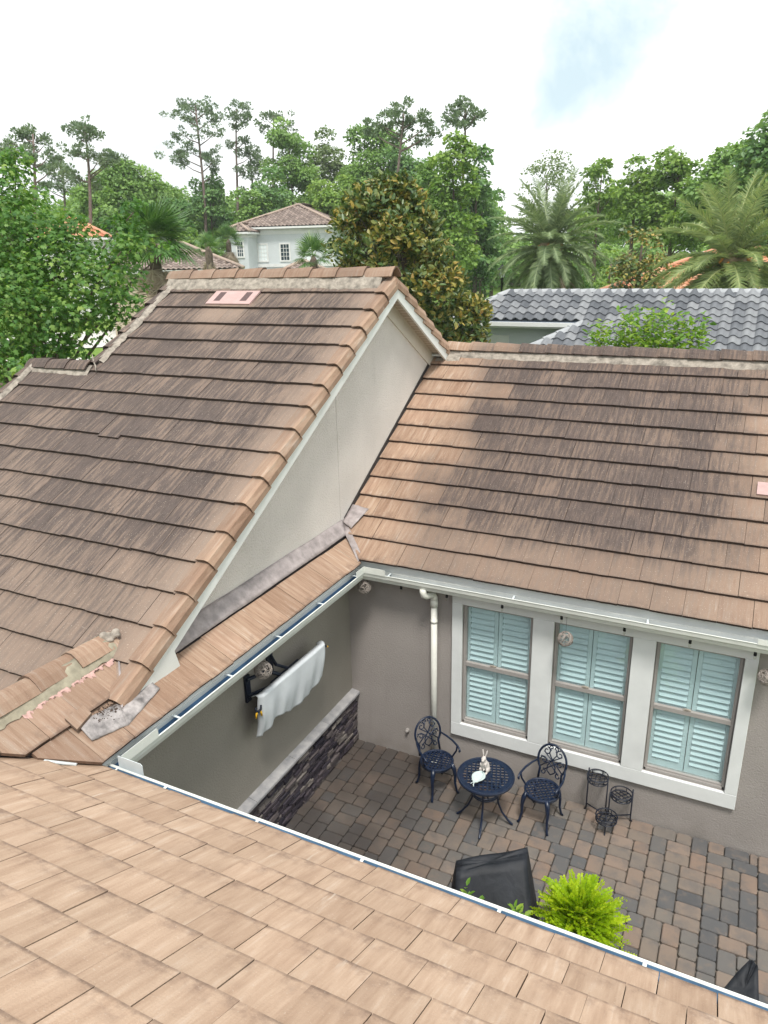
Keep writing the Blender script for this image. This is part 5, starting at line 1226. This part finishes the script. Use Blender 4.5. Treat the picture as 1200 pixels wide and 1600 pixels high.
# street lamp
def lamp():
    p = at(785, 413, 38); g = ground_z(p[0], p[1]); root = empty('street_lamp', (p[0], p[1], g)); H = p[2]-g
    m = MB(); m.lathe([(.14, 0), (.14, .25), (.10, .3), (.075, .8), (.055, 1.0), (.05, H-.72), (.09, H-.68), (.05, H-.62)], n=14); m.build('post', 'lamp_black', root, True)
    m = MB(); m.lathe([(.11, H-.60), (.19, H-.24)], n=6); m.build('lantern_glass', 'lamp_glass', root)
    m = MB(); m.lathe([(.22, H-.24), (.20, H-.20), (.08, H-.06), (.03, H-.03), (.03, H), (.005, H+.03)], n=12); m.build('lantern_cap', 'lamp_black', root)
    m = MB()
    for k in range(6): a = k*math.pi/3; m.tube([(.115*math.cos(a), .115*math.sin(a), H-.61), (.195*math.cos(a), .195*math.sin(a), H-.23)], .012, 5)
    m.build('lantern_frame', 'lamp_black', root); tag(root, 'black street lamp post with a glass lantern beside the date palm', 'street lamp')
lamp()

# ------------------------------------------------------------------ palms
def frond_mesh(name, L, el0, bend, n, ll, mat, seed, dead=False):
    # arching feather leaf in the x-z plane, root at the origin
    rng = np.random.default_rng(seed); p = np.array([0., 0., 0.]); a = el0; pts = [p.copy()]; dirs = []; N_ = 26
    for i in range(N_):
        d = np.array([math.cos(a), 0, math.sin(a)]); dirs.append(d); p = p+d*L/N_; pts.append(p.copy()); a -= bend/N_*(.5+i/N_)
    P, D, Nn, S, R = [], [], [], [], []
    r0 = .5
    for i in range(n):
        t = .10+.90*i/n; k = min(N_-1, int(t*N_)); f = t*N_-k; q = pts[k]*(1-f)+pts[min(N_, k+1)]*f; d = dirs[min(k, N_-1)]; up = np.array([-d[2], 0, d[0]]); up = up if up[2] > 0 else -up
        ln = ll*(math.sin(math.pi*(t*.86+.10))**.6)*rng.uniform(.85, 1.12)
        for sg in (1, -1):
            P.append(q); D.append(np.array([0, sg, 0])*.85+d*(.55+.5*t)+up*rng.uniform(.05, .55)+np.array([0, 0, -.22 if not dead else -.8])+rng.normal(0, .10, 3)); Nn.append(up+rng.normal(0, .25, 3)+np.array([0, -.6*sg, 0])); S.append(ln); R.append(np.clip(rng.normal(.5, .18), 0, 1))
    v, f = leaves(np.array(P), np.array(D), np.array(Nn), np.array(S), [(0, .030, 0), (.45, .042, .0), (1, 0, -.10), (.45, -.042, 0), (0, -.030, 0)], [(0, 1, 2), (2, 3, 4), (0, 2, 4)])
    R = list(np.repeat(R, 3)); F = [tuple(map(int, q)) for q in f]; V_ = [tuple(q) for q in v]
    m = MB(); m.tube([Vector(q) for q in pts[::3]], [.035*(1-.85*i/len(pts[::3])) for i in range(len(pts[::3]))], 5); m.f = [tuple(x) for x in m.f]
    k = len(V_); V_ += m.v; F += [tuple(i+k for i in x) for x in m.f]; R += [.85]*len(m.f)
    M = MB(); M.v = V_; M.f = F; M.mi = [0]*len(F); M.a = {'rnd': R}; return M.mesh(name, mat)
def date_palm(u, vc, d, L, mat, label, seed, skirt, nf=98):
    rng = random.Random(seed); c = at(u, vc, d); gz = ground_z(c[0], c[1]); root = empty('date_palm', (c[0], c[1], gz)); H = c[2]-gz
    var = []
    for i in range(9):
        el = math.radians(78-17.5*i); bend = [.55, .8, 1.0, 1.1, 1.1, 1.0, .8, .55, .35][i]; var.append([frond_mesh('frond', L*rng.uniform(.92, 1.05)*(1 if i < 6 else .9), el, bend, 74, .50 if i < 7 else .44, mat, seed*10+i*2+j) for j in range(2)])
    for i in range(nf):
        q = (i+.5)/nf; k = min(8, int(9*q**.75)); ms = var[k]; o = link('frond', ms[rng.randrange(2)], root); o.location = (0, 0, H+.18-.5*q); s = rng.uniform(.9, 1.08); o.scale = (s, s, s)
        o.rotation_euler = (rng.uniform(-.25, .25), rng.uniform(-.12, .12), i*2.39996+rng.uniform(-.15, .15))
    if skirt:
        dm = [frond_mesh('dead_frond', L*.78, math.radians(-40-12*j), .45, 44, .34, 'leaf_dead', seed+50+j, True) for j in range(3)]
        for i in range(30): o = link('dead_frond', dm[i % 3], root); o.location = (0, 0, H-.45-.4*rng.random()); o.rotation_euler = (0, rng.uniform(-.1, .15), i*2.39996)
    else:
        dm = [frond_mesh('yellow_frond', L*.8, math.radians(-35-14*j), .5, 44, .36, 'leaf_bright', seed+60+j) for j in range(2)]
        for i in range(14): o = link('yellow_frond', dm[i % 2], root); o.location = (0, 0, H-.4-.3*rng.random()); o.rotation_euler = (0, 0, i*2.39996)
    m = MB()
    for i in range(18):
        a = i*2.4; el = rng.uniform(.1, 1.0); Lf = rng.uniform(.35, .8); m.tube([(0, 0, H), (math.cos(a)*Lf*.6, math.sin(a)*Lf*.6, H+.25*el), (math.cos(a)*Lf, math.sin(a)*Lf, H+.15*el-.1)], [.05, .035, .06], 5)
    m.build('fruit_stalk', 'fruit_stalk', root, True)
    m = MB(); prof = []; z = 0; i = 0
    while z < H: prof += [(.36 if z > .5 else .45, z), (.30, z+.12)]; z += .24
    m.lathe(prof, n=14); m.ell((0, 0, H-.1), (.55, .55, .6)); m.build('trunk', 'dead_frond', root, True); tag(root, label, 'palm tree', 'date palms'); return root
date_palm(860, 388, 36, 3.05, 'leaf_palm', 'large grey-green date palm with a brown dead skirt beside the street lamp', 2, True)
date_palm(1142, 412, 30, 3.1, 'leaf_palm_light', 'yellow-green date palm in front of the orange tiled roof', 3, False)
def fan_mesh(name, R, mat, seed, droop=.25, dead=False):
    rng = np.random.default_rng(seed); V_, F, rr = [], [], []; n = 30
    pet = R*.9; V_ += [(0, -.015, 0), (0, .015, 0), (pet, .01, -.02), (pet, -.01, -.02)]; F.append((0, 1, 2, 3)); rr.append(.8)
    for i in range(n):
        a = -2.15+4.3*i/(n-1); ln = R*(1-.18*abs(a)/2.1)*rng.uniform(.9, 1.05); k = len(V_); da = .07
        for q, w in ((0.02, .3), (.55, 1.0), (1.0, .12)):
            dz = -.06*math.cos(i*math.pi)*0-droop*ln*q*q*(1.3 if dead else 1)+.03*(i % 2)
            cx, cy = pet+ln*q*math.cos(a), ln*q*math.sin(a); nx, ny = -math.sin(a)*da*ln*.55*w, math.cos(a)*da*ln*.55*w
            V_ += [(cx+nx, cy+ny, dz-.02), (cx-nx, cy-ny, dz-.02)]
        F += [(k, k+1, k+3, k+2), (k+2, k+3, k+5, k+4)]; r = float(np.clip(rng.normal(.5, .2), 0, 1)); rr += [r, r]
    m = MB(); m.v = V_; m.f = F; m.mi = [0]*len(F); m.a = {'rnd': rr}; return m.mesh(name, mat)
def fan_palm(u, vc, d, R, label, seed, dead_n, live_n=34, spread=1.0):
    rng = random.Random(seed); c = at(u, vc, d); gz = ground_z(c[0], c[1]); root = empty('fan_palm', (c[0], c[1], gz)); H = c[2]-gz
    lm = [fan_mesh('frond', R, 'leaf_fan', seed+i, .10+.10*i) for i in range(4)]
    for i in range(live_n):
        q = (i+.5)/live_n; el = 1.45-1.75*q; o = link('frond', lm[min(3, int(q*4))], root); o.location = (0, 0, H+.1); o.rotation_euler = (rng.uniform(-.3, .3), -el, i*2.39996); s = rng.uniform(.85, 1.1); o.scale = (s, s, s)
    dm = [fan_mesh('dead_frond', R, 'leaf_dead', seed+20+i, .45+.15*i, True) for i in range(3)]
    for i in range(dead_n): o = link('dead_frond', dm[i % 3], root); o.location = (0, 0, H-.15-.7*rng.random()*spread); o.rotation_euler = (rng.uniform(-.4, .4), rng.uniform(.75, 1.45), i*2.39996); s = rng.uniform(.75, 1.05); o.scale = (s, s, s)
    m = MB(); m.lathe([(.26, 0), (.2, .4), (.18, H*.6), (.2, H), (.05, H+.3)], n=12); m.build('trunk', 'bark', root, True); tag(root, label, 'palm tree', 'fan palms')
fan_palm(240, 388, 27, .86, 'shaggy fan palm with a hanging skirt of dead fronds beside the gable', 4, 60, 44, 2.0)
fan_palm(326, 394, 42, .55, 'small half-dead palm in front of the low brown roof', 14, 16, 10)
fan_palm(490, 408, 40, .72, 'bright palm with pale hanging fronds below the two-storey house', 24, 18, 16)
fan_palm(357, 380, 62, .8, 'small drooping palm at the corner of the two-storey house', 34, 26, 18)

# ------------------------------------------------------------------ nearer trees
def maple():
    rng = np.random.default_rng(21); base = Vector((-9.0, 3.0, ground_z(-9.0, 3.0))); root = empty('maple_tree', base)
    cs = []; rs = []
    def px(u, v, d, r): q = at(u, v, d); cs.append(np.array(q)-np.array(base)); rs.append(r)
    spec = [(-20, 270, 16, .8), (10, 300, 15.5, .75), (-30, 340, 15, .9), (40, 345, 15, .7), (105, 335, 15.5, .42), (100, 375, 15, .6), (150, 400, 14.6, .5), (200, 340, 15.2, .28), (178, 345, 15, .33), (205, 378, 14.8, .36), (215, 365, 15.4, .3),
            (-40, 420, 14.5, 1.0), (30, 420, 14.5, .8), (85, 430, 14.5, .75), (150, 450, 14.2, .62), (185, 430, 14.6, .42), (195, 480, 14.3, .38), (150, 495, 14.4, .5), (-50, 500, 14, 1.0), (20, 500, 14, .85), (90, 505, 14, .75), (140, 525, 14.4, .42), (105, 555, 14.2, .42), (50, 560, 14, .55),
            (-30, 570, 13.6, .8), (-60, 620, 13.4, .7), (10, 590, 13.8, .5), (195, 515, 14.5, .28), (65, 385, 16, .9), (130, 420, 16, .8), (120, 480, 16, .9), (40, 480, 16, 1.1), (30, 250, 16, .3), (205, 445, 15.6, .4), (60, 300, 16, .35), (-10, 245, 16.2, .5), (0, 385, 15, .8), (120, 360, 15, .4), (70, 350, 15.2, .45)]
    for u, v, d, r in spec: px(u, v+(r*48 if v < 430 else 0), d, r)
    for _ in range(40):
        c = cs[rng.integers(len(spec))]+rng.normal(0, .26, 3); cs.append(c); rs.append(rng.uniform(.2, .36))
    # behind, away from the picture
    for _ in range(22): cs.append(np.array([rng.normal(-3.0, .9), rng.normal(.3, .9), rng.uniform(3.5, 8)])); rs.append(rng.uniform(.8, 1.1))
    link('crown', crown_mesh('crown', cs, rs, 800, .092, 'leaf_maple', rng, T_MAPLE, flat=.9, droop=.5), root)
    # the spray that hangs over the ridge
    cs2 = [np.array(at(u, v, d))-np.array(base) for u, v, d in ((28, 570, 12.9), (48, 565, 12.6), (40, 580, 12.4), (60, 583, 12.3), (68, 592, 12.2))]
    link('overhanging_spray', crown_mesh('overhanging_spray', cs2, [.17, .16, .17, .12, .09], 1700, .10, 'leaf_maple', rng, T_MAPLE, flat=.6, droop=.7), root)
    m = MB(); limb_tree(m, (0, 0, -.2), (.3, -.6, 8.2), .2, [tuple(c) for c in cs], rng, 44, .5); a = Vector((.3, -.5, 4.6)); b = Vector(cs2[4]); m.tube([a, a+(b-a)*.5+Vector((0, 0, .35)), a+(b-a)*.85+Vector((0, 0, .2)), b], [.05, .03, .014, .005], 6); m.build('trunk', 'bark', root, True)
    tag(root, 'leafy green maple whose spray hangs over the low roof ridge', 'tree')
maple()
def magnolia():
    d = 20; c = at(630, 420, d); gz = ground_z(c[0], c[1]); base = Vector((c[0], c[1], gz)); root = empty('magnolia_tree', base); rng = np.random.default_rng(8); cs, rs = [], []
    # outline half-widths by picture row
    rows = [(275, 618, 34), (300, 608, 62), (330, 605, 88), (360, 600, 98), (390, 610, 108), (420, 630, 112), (450, 660, 103), (480, 688, 88), (510, 702, 72), (540, 708, 64), (580, 690, 80), (640, 680, 80)]
    for v, uc, hw in rows:
        uc -= 6; hw *= .88; v += max(0, 30*(420-v)/145)
        for k in range(13):
            a = rng.uniform(0, 6.283); q = rng.uniform(.45, 1)**.6; m_ = hw/CAM_F*d; u = uc+hw*q*math.cos(a)*.92; p = at(u, v+rng.uniform(-13, 13), d-m_*q*math.sin(a)*.9); cs.append(p-np.array(base)); rs.append(rng.uniform(.26, .46))
    link('crown', crown_mesh('crown', cs, rs, 1150, .17, 'leaf_magnolia', rng, T_OVAL, flat=.95, droop=-.25), root)
    m = MB(); limb_tree(m, (0, 0, -.2), (0, 0, 8.0-gz), .16, [tuple(q) for q in cs], rng, 30); m.build('trunk', 'bark', root, True); tag(root, 'dense magnolia with bronze-tinged glossy leaves behind the gable', 'tree')
magnolia()
def myrtle():
    base = Vector((2.55, 7.75, .0)); root = empty('crape_myrtle', base); rng = np.random.default_rng(6); P, D, Nn, S, R = [], [], [], [], []; m = MB(); m.tube([(0, 0, -.1), (.05, 0, 1.5), (0, .05, 2.8)], [.09, .07, .05], 7)
    spec = [(925, 525), (940, 510), (960, 522), (975, 500), (990, 505), (1005, 495), (1012, 488), (1025, 500), (1040, 494), (1055, 503), (1070, 505), (1085, 508), (1098, 512), (1030, 520), (985, 525), (1060, 528), (1090, 530), (1010, 530), (950, 535)]
    for u, v in spec*2:
        tip = Vector(at(u+rng.normal(0, 4), v-8+rng.uniform(-3, 12), 16.0+rng.uniform(-.5, .5)))-base; a = Vector((tip.x*.35, tip.y*.35, 2.8)); m.tube([Vector((0, .03, 2.6)), a, a+(tip-a)*.6, tip], [.03, .018, .009, .003], 5)
        r0 = rng.uniform(.35, .75)
        for j in range(95):
            t = rng.uniform(.45, 1.02); p = np.array(a+(tip-a)*t)+rng.normal(0, .085, 3); q = rng.uniform(0, 6.28); P.append(p); D.append([math.cos(q), math.sin(q), rng.uniform(-.3, .9)]); Nn.append(np.array([0, 0, 1])+rng.normal(0, .45, 3)); S.append(rng.uniform(.10, .17)); R.append(np.clip(r0+rng.normal(0, .2), 0, 1))
    v, f = leaves(np.array(P), np.array(D), np.array(Nn), np.array(S), *T_OVAL); link('crown', np_mesh('crown', v, f, 'leaf_myrtle', {'rnd': np.repeat(R, 2)}), root); m.build('trunk', 'bark', root, True)
    tag(root, 'bright green leafy treetop rising behind the wing ridge before the grey roof', 'tree')
myrtle()

# ------------------------------------------------------------------ pines
def pine(u, vtop, d, wpx, clumps, label, seed, lean=0, lowpx=None, size=.24):
    rng = np.random.default_rng(seed); b = on_ground(u+lean, d); root = empty('pine_tree', b); H = height_to(u, vtop, d); top = np.array(at(u, vtop, d))-np.array(b); m = MB(); s = d/CAM_F
    pts = [Vector((top[0]*t+.25*math.sin(t*5+seed), top[1]*t, top[2]*t*.985)) for t in np.linspace(0, 1, 10)]
    m.tube(pts, [.20*(1-.8*i/9)+.02 for i in range(10)], 8)
    P, D, Nn, S, R = [], [], [], [], []
    def tuft(c, r):
        n = int(260*r*r)+40; dd = rvec(n, rng); p = c+dd*rng.uniform(.15, 1, n)[:, None]**.6*r*np.array([1, 1, .55]); P.append(p); D.append(dd+np.array([0, 0, .45])); Nn.append(rvec(n, rng)); S.append(size*rng.uniform(.7, 1.25, n)); R.append(np.clip(rng.normal(rng.uniform(.35, .65), .15, n), 0, 1))
    for (du, dv, r) in clumps:
        dep = rng.uniform(-1.2, 1.2); c = np.array(at(u+du, vtop+dv, d+dep))-np.array(b)
        for _ in range(7): tuft(c+rng.normal(0, r*s*.8, 3)*np.array([1, 1, .6]), r*s*rng.uniform(.28, .62))
        t = max(.25, min(.96, (c[2]-abs(du)*s*.45)/top[2])); j = int(t*9); a = pts[j]+(pts[min(9, j+1)]-pts[j])*(t*9-j); cc = Vector(c); m.tube([a, (a+cc)/2+Vector((0, 0, -.1)), cc], [.06, .045, .02], 5)
    P, D, Nn, S, R = np.vstack(P), np.vstack(D), np.vstack(Nn), np.concatenate(S), np.concatenate(R); v, f = leaves(P, D, Nn, S, [(0, 0, 0), (.5, .20, .02), (1, 0, 0), (.5, -.20, .02)], [(0, 1, 2, 3)])
    link('crown', np_mesh('crown', v, f, 'leaf_pine', {'rnd': R}), root); m.build('trunk', 'bark_pine', root, True); tag(root, label, 'pine tree', 'tall pines along the tree line')
pine(47, 205, 62, 80, [(-30, 18, 14), (-12, 8, 11), (5, 8, 12), (22, 22, 13), (30, 40, 9), (-22, 38, 10), (8, 45, 10), (38, 55, 10), (-38, 30, 9)], 'spreading pine crown rising above the maple, first from the picture edge', 41, 3)
pine(131, 190, 66, 70, [(-14, 8, 10), (4, 6, 11), (10, 20, 9), (-6, 26, 9), (2, 48, 10), (-10, 50, 8), (22, 62, 10), (38, 60, 11), (-14, 85, 11), (8, 92, 10), (46, 58, 7)], 'slim pine with one long side branch above the maple', 42, 6)
pine(307, 158, 80, 80, [(-18, 6, 10), (2, 3, 11), (18, 12, 10), (-24, 22, 10), (24, 28, 9), (-6, 25, 10), (30, 48, 9), (-26, 50, 10), (4, 52, 10), (-30, 82, 11), (-10, 78, 10), (14, 82, 10), (30, 90, 10), (-20, 98, 9), (32, 108, 7)], 'tallest pine with dense layered crown above the gable roof', 43, 14)
pine(372, 165, 86, 50, [(-10, 6, 10), (8, 5, 10), (16, 18, 8), (-8, 26, 9), (4, 34, 9), (10, 58, 9), (-12, 62, 8), (20, 80, 10), (14, 100, 9)], 'narrow tall pine beside the pale blue house', 44, -8)
pine(428, 175, 88, 50, [(-14, 8, 9), (4, 5, 10), (16, 16, 10), (-20, 25, 7), (10, 34, 8), (22, 40, 9)], 'forked pine top rising over the oaks behind the blue house', 45, 4)
pine(628, 170, 60, 105, [(-40, 20, 12), (-22, 8, 12), (0, 2, 12), (22, 14, 12), (40, 26, 12), (-30, 32, 10), (10, 28, 10), (48, 38, 10), (-8, 45, 9), (30, 48, 10), (-48, 36, 8)], 'broad flat-topped pine above the magnolia', 46, -12)
pine(722, 166, 62, 62, [(-22, 12, 9), (-8, 4, 9), (10, 3, 10), (24, 12, 8), (-14, 20, 7), (18, 22, 7), (2, 30, 8)], 'small flat pine crown above the bright green trees', 47, 4)
pine(95, 262, 78, 60, [(-20, 8, 10), (0, 4, 11), (18, 12, 10), (-8, 24, 10), (12, 30, 10), (-26, 30, 9)], 'low pale pine between the two slim pines behind the maple', 48, 2)
pine(392, 235, 87, 50, [(-8, 6, 9), (8, 8, 9), (14, 24, 10), (-10, 28, 9), (4, 44, 10), (16, 60, 10), (-8, 66, 10)], 'shorter pine half hidden behind the narrow tall pine', 49, 0)

# ------------------------------------------------------------------ broadleaf trees along the horizon
def bt(u, vtop, d, wpx, mat, label, seed, n=26, lo=.15, size=.33, per=200, cr=None, name='oak_tree', grp='broadleaf trees along the tree line'):
    s = d/CAM_F; b = on_ground(u, d); H = height_to(u, vtop, d); rx = wpx*s/2; cr = cr or (max(.5, rx*.26), max(.8, rx*.46))
    tree(name, b, H, rx*.82, mat, label, seed, int(n*1.5), cr, per, size, .22, lo, 'tree', grp)
bt(215, 254, 76, 120, 'leaf_oak', 'rounded oak on the skyline behind the maple top', 101, 30)
bt(268, 284, 80, 90, 'leaf_oak', 'lower oak between the skyline oak and the tallest pine', 102, 22)
bt(160, 292, 72, 80, 'leaf_oak', 'oak mass behind the slim pine trunk', 103, 22)
bt(283, 312, 60, 46, 'leaf_hedge', 'small dense bright green tree below the tallest pine', 104, 20, .1)
bt(338, 276, 82, 75, 'leaf_dark', 'dark tree between the two tallest pine trunks', 105, 22)
bt(462, 184, 84, 84, 'leaf_oak', 'tall oak crown directly above the blue house roof', 106, 28)
bt(430, 262, 78, 70, 'leaf_dark', 'shaded oak behind the blue house roof slope', 107, 22)
bt(513, 202, 88, 70, 'leaf_pale', 'pale open crown between the tall oak and the broad oak', 108, 18)
bt(400, 300, 76, 70, 'leaf_oak', 'low oak behind the corner of the blue house', 109, 20)
bt(585, 200, 82, 110, 'leaf_oak', 'broad oak left of the flat-topped pine trunk', 110, 32)
bt(530, 275, 76, 90, 'leaf_bright', 'lighter green tree behind the magnolia top and house ridge', 111, 24)
bt(640, 232, 80, 110, 'leaf_dark', 'dark oak under the flat-topped pine', 112, 28)
bt(706, 212, 56, 82, 'leaf_bright', 'tall bright green tree standing right behind the magnolia', 113, 34, .08)
bt(742, 232, 62, 60, 'leaf_dark', 'tall dark tree at the end of the tree wall over the lamp', 114, 30, .06)
bt(672, 250, 60, 60, 'leaf_oak', 'mid green tree between the magnolia and the bright tree', 115, 22, .1)
bt(758, 300, 64, 50, 'leaf_dark', 'lower dark tree bulging toward the open sky gap', 116, 20, .05)
bt(848, 236, 70, 80, 'leaf_pale', 'thin pale tree directly above the grey-green date palm', 117, 20, .2, .26, 80)
bt(930, 248, 66, 68, 'leaf_bright', 'small oak crown between the date palms, nearest the first palm', 118, 20, .25)
bt(985, 248, 62, 72, 'leaf_bright', 'oak with visible dark limbs between the date palms', 119, 22, .3)
bt(1045, 236, 60, 90, 'leaf_bright', 'wide oak crown above the bronze-leaved small magnolia', 120, 26, .25)
bt(1120, 224, 56, 100, 'leaf_oak', 'large oak crown above the yellow-green date palm', 121, 28, .2)
bt(1200, 158, 48, 110, 'leaf_dark', 'tallest oak cut by the picture edge above the second palm', 122, 34, .2)
bt(1180, 250, 62, 90, 'leaf_oak', 'oak filling the corner behind the second palm', 123, 22, .1)
bt(1000, 352, 42, 80, 'leaf_magnolia', 'small bronze-leaved magnolia between the date palms', 124, 24, .05, .22, 160, (.5, .8), 'small_magnolia', 'garden trees')
bt(955, 390, 46, 60, 'leaf_bright', 'bright green shrub beside the first date palm', 125, 16, .02, .2, 160, (.4, .7), 'garden_shrub', 'garden shrubs')
bt(905, 420, 44, 60, 'leaf_hedge', 'green shrub under the first date palm fronds', 126, 16, .02, .2, 160, (.4, .7), 'garden_shrub', 'garden shrubs')
bt(750, 416, 62, 42, 'leaf_hedge', 'round green bush behind the street lamp', 127, 16, .02, .22, 160, (.4, .8), 'garden_shrub', 'garden shrubs')
bt(768, 395, 70, 50, 'leaf_dark', 'dark bush beyond the round green bush near the lamp', 128, 16, .02, .25, 130, (.5, .9), 'garden_shrub', 'garden shrubs')
bt(718, 400, 66, 50, 'leaf_oak', 'low green tree at the magnolia edge above the lawn', 129, 18, .05, .28, 100, (.5, .9), 'garden_shrub', 'garden shrubs')
bt(300, 360, 58, 40, 'leaf_bright', 'light green bush beside the low brown roof', 130, 14, .02, .24, 120, (.5, .9), 'garden_shrub', 'garden shrubs')
bt(225, 530, 30, 60, 'leaf_hedge', 'low hedge bush seen past the maple beside the roof edge', 131, 14, .02, .16, 260, (.3, .5), 'garden_shrub', 'garden shrubs')
# the wood behind them all
def wood():
    rng = np.random.default_rng(77); cs, rs = [], []
    for u in np.arange(-160, 1400, 15):
        gap = 775 < u < 905
        for k in range(3):
            d = rng.uniform(92, 112); v = (385 if gap else 318)+rng.uniform(0, 70)
            if u < 130: v += 15
            cs.append(at(u+rng.uniform(-10, 10), v, d)); rs.append(rng.uniform(1.9, 3.2))
    for u in np.arange(-160, 1400, 13):
        if 745 < u < 800: continue
        for k in range(2): cs.append(at(u+rng.uniform(-8, 8), (395 if u > 745 else 385)+rng.uniform(0, 45), rng.uniform(80, 90))); rs.append(rng.uniform(1.2, 2.2))
    me = crown_mesh('wood', cs, rs, 60, .50, 'leaf_oak', rng); o = link('distant_wood', me); tag(o, 'far green wood closing the view behind the tree line', 'wood', kind='stuff')
wood()

def haze():
    m = bpy.data.materials.new('haze_air'); m.use_nodes = True; t = m.node_tree; t.nodes.remove(t.nodes['Principled BSDF']); v = t.nodes.new('ShaderNodeVolumePrincipled')
    v.inputs['Color'].default_value = (.93, .96, 1, 1); v.inputs['Density'].default_value = .0005; v.inputs['Anisotropy'].default_value = .2; t.links.new(v.outputs[0], t.nodes['Material Output'].inputs['Volume']); MATS['haze_air'] = m
    b = MB(); b.box((-1000, -1000, -2), (1000, 1000, 32)); tag(b.build('haze', 'haze_air'), 'thin pale summer haze in the air', kind='stuff')
haze()
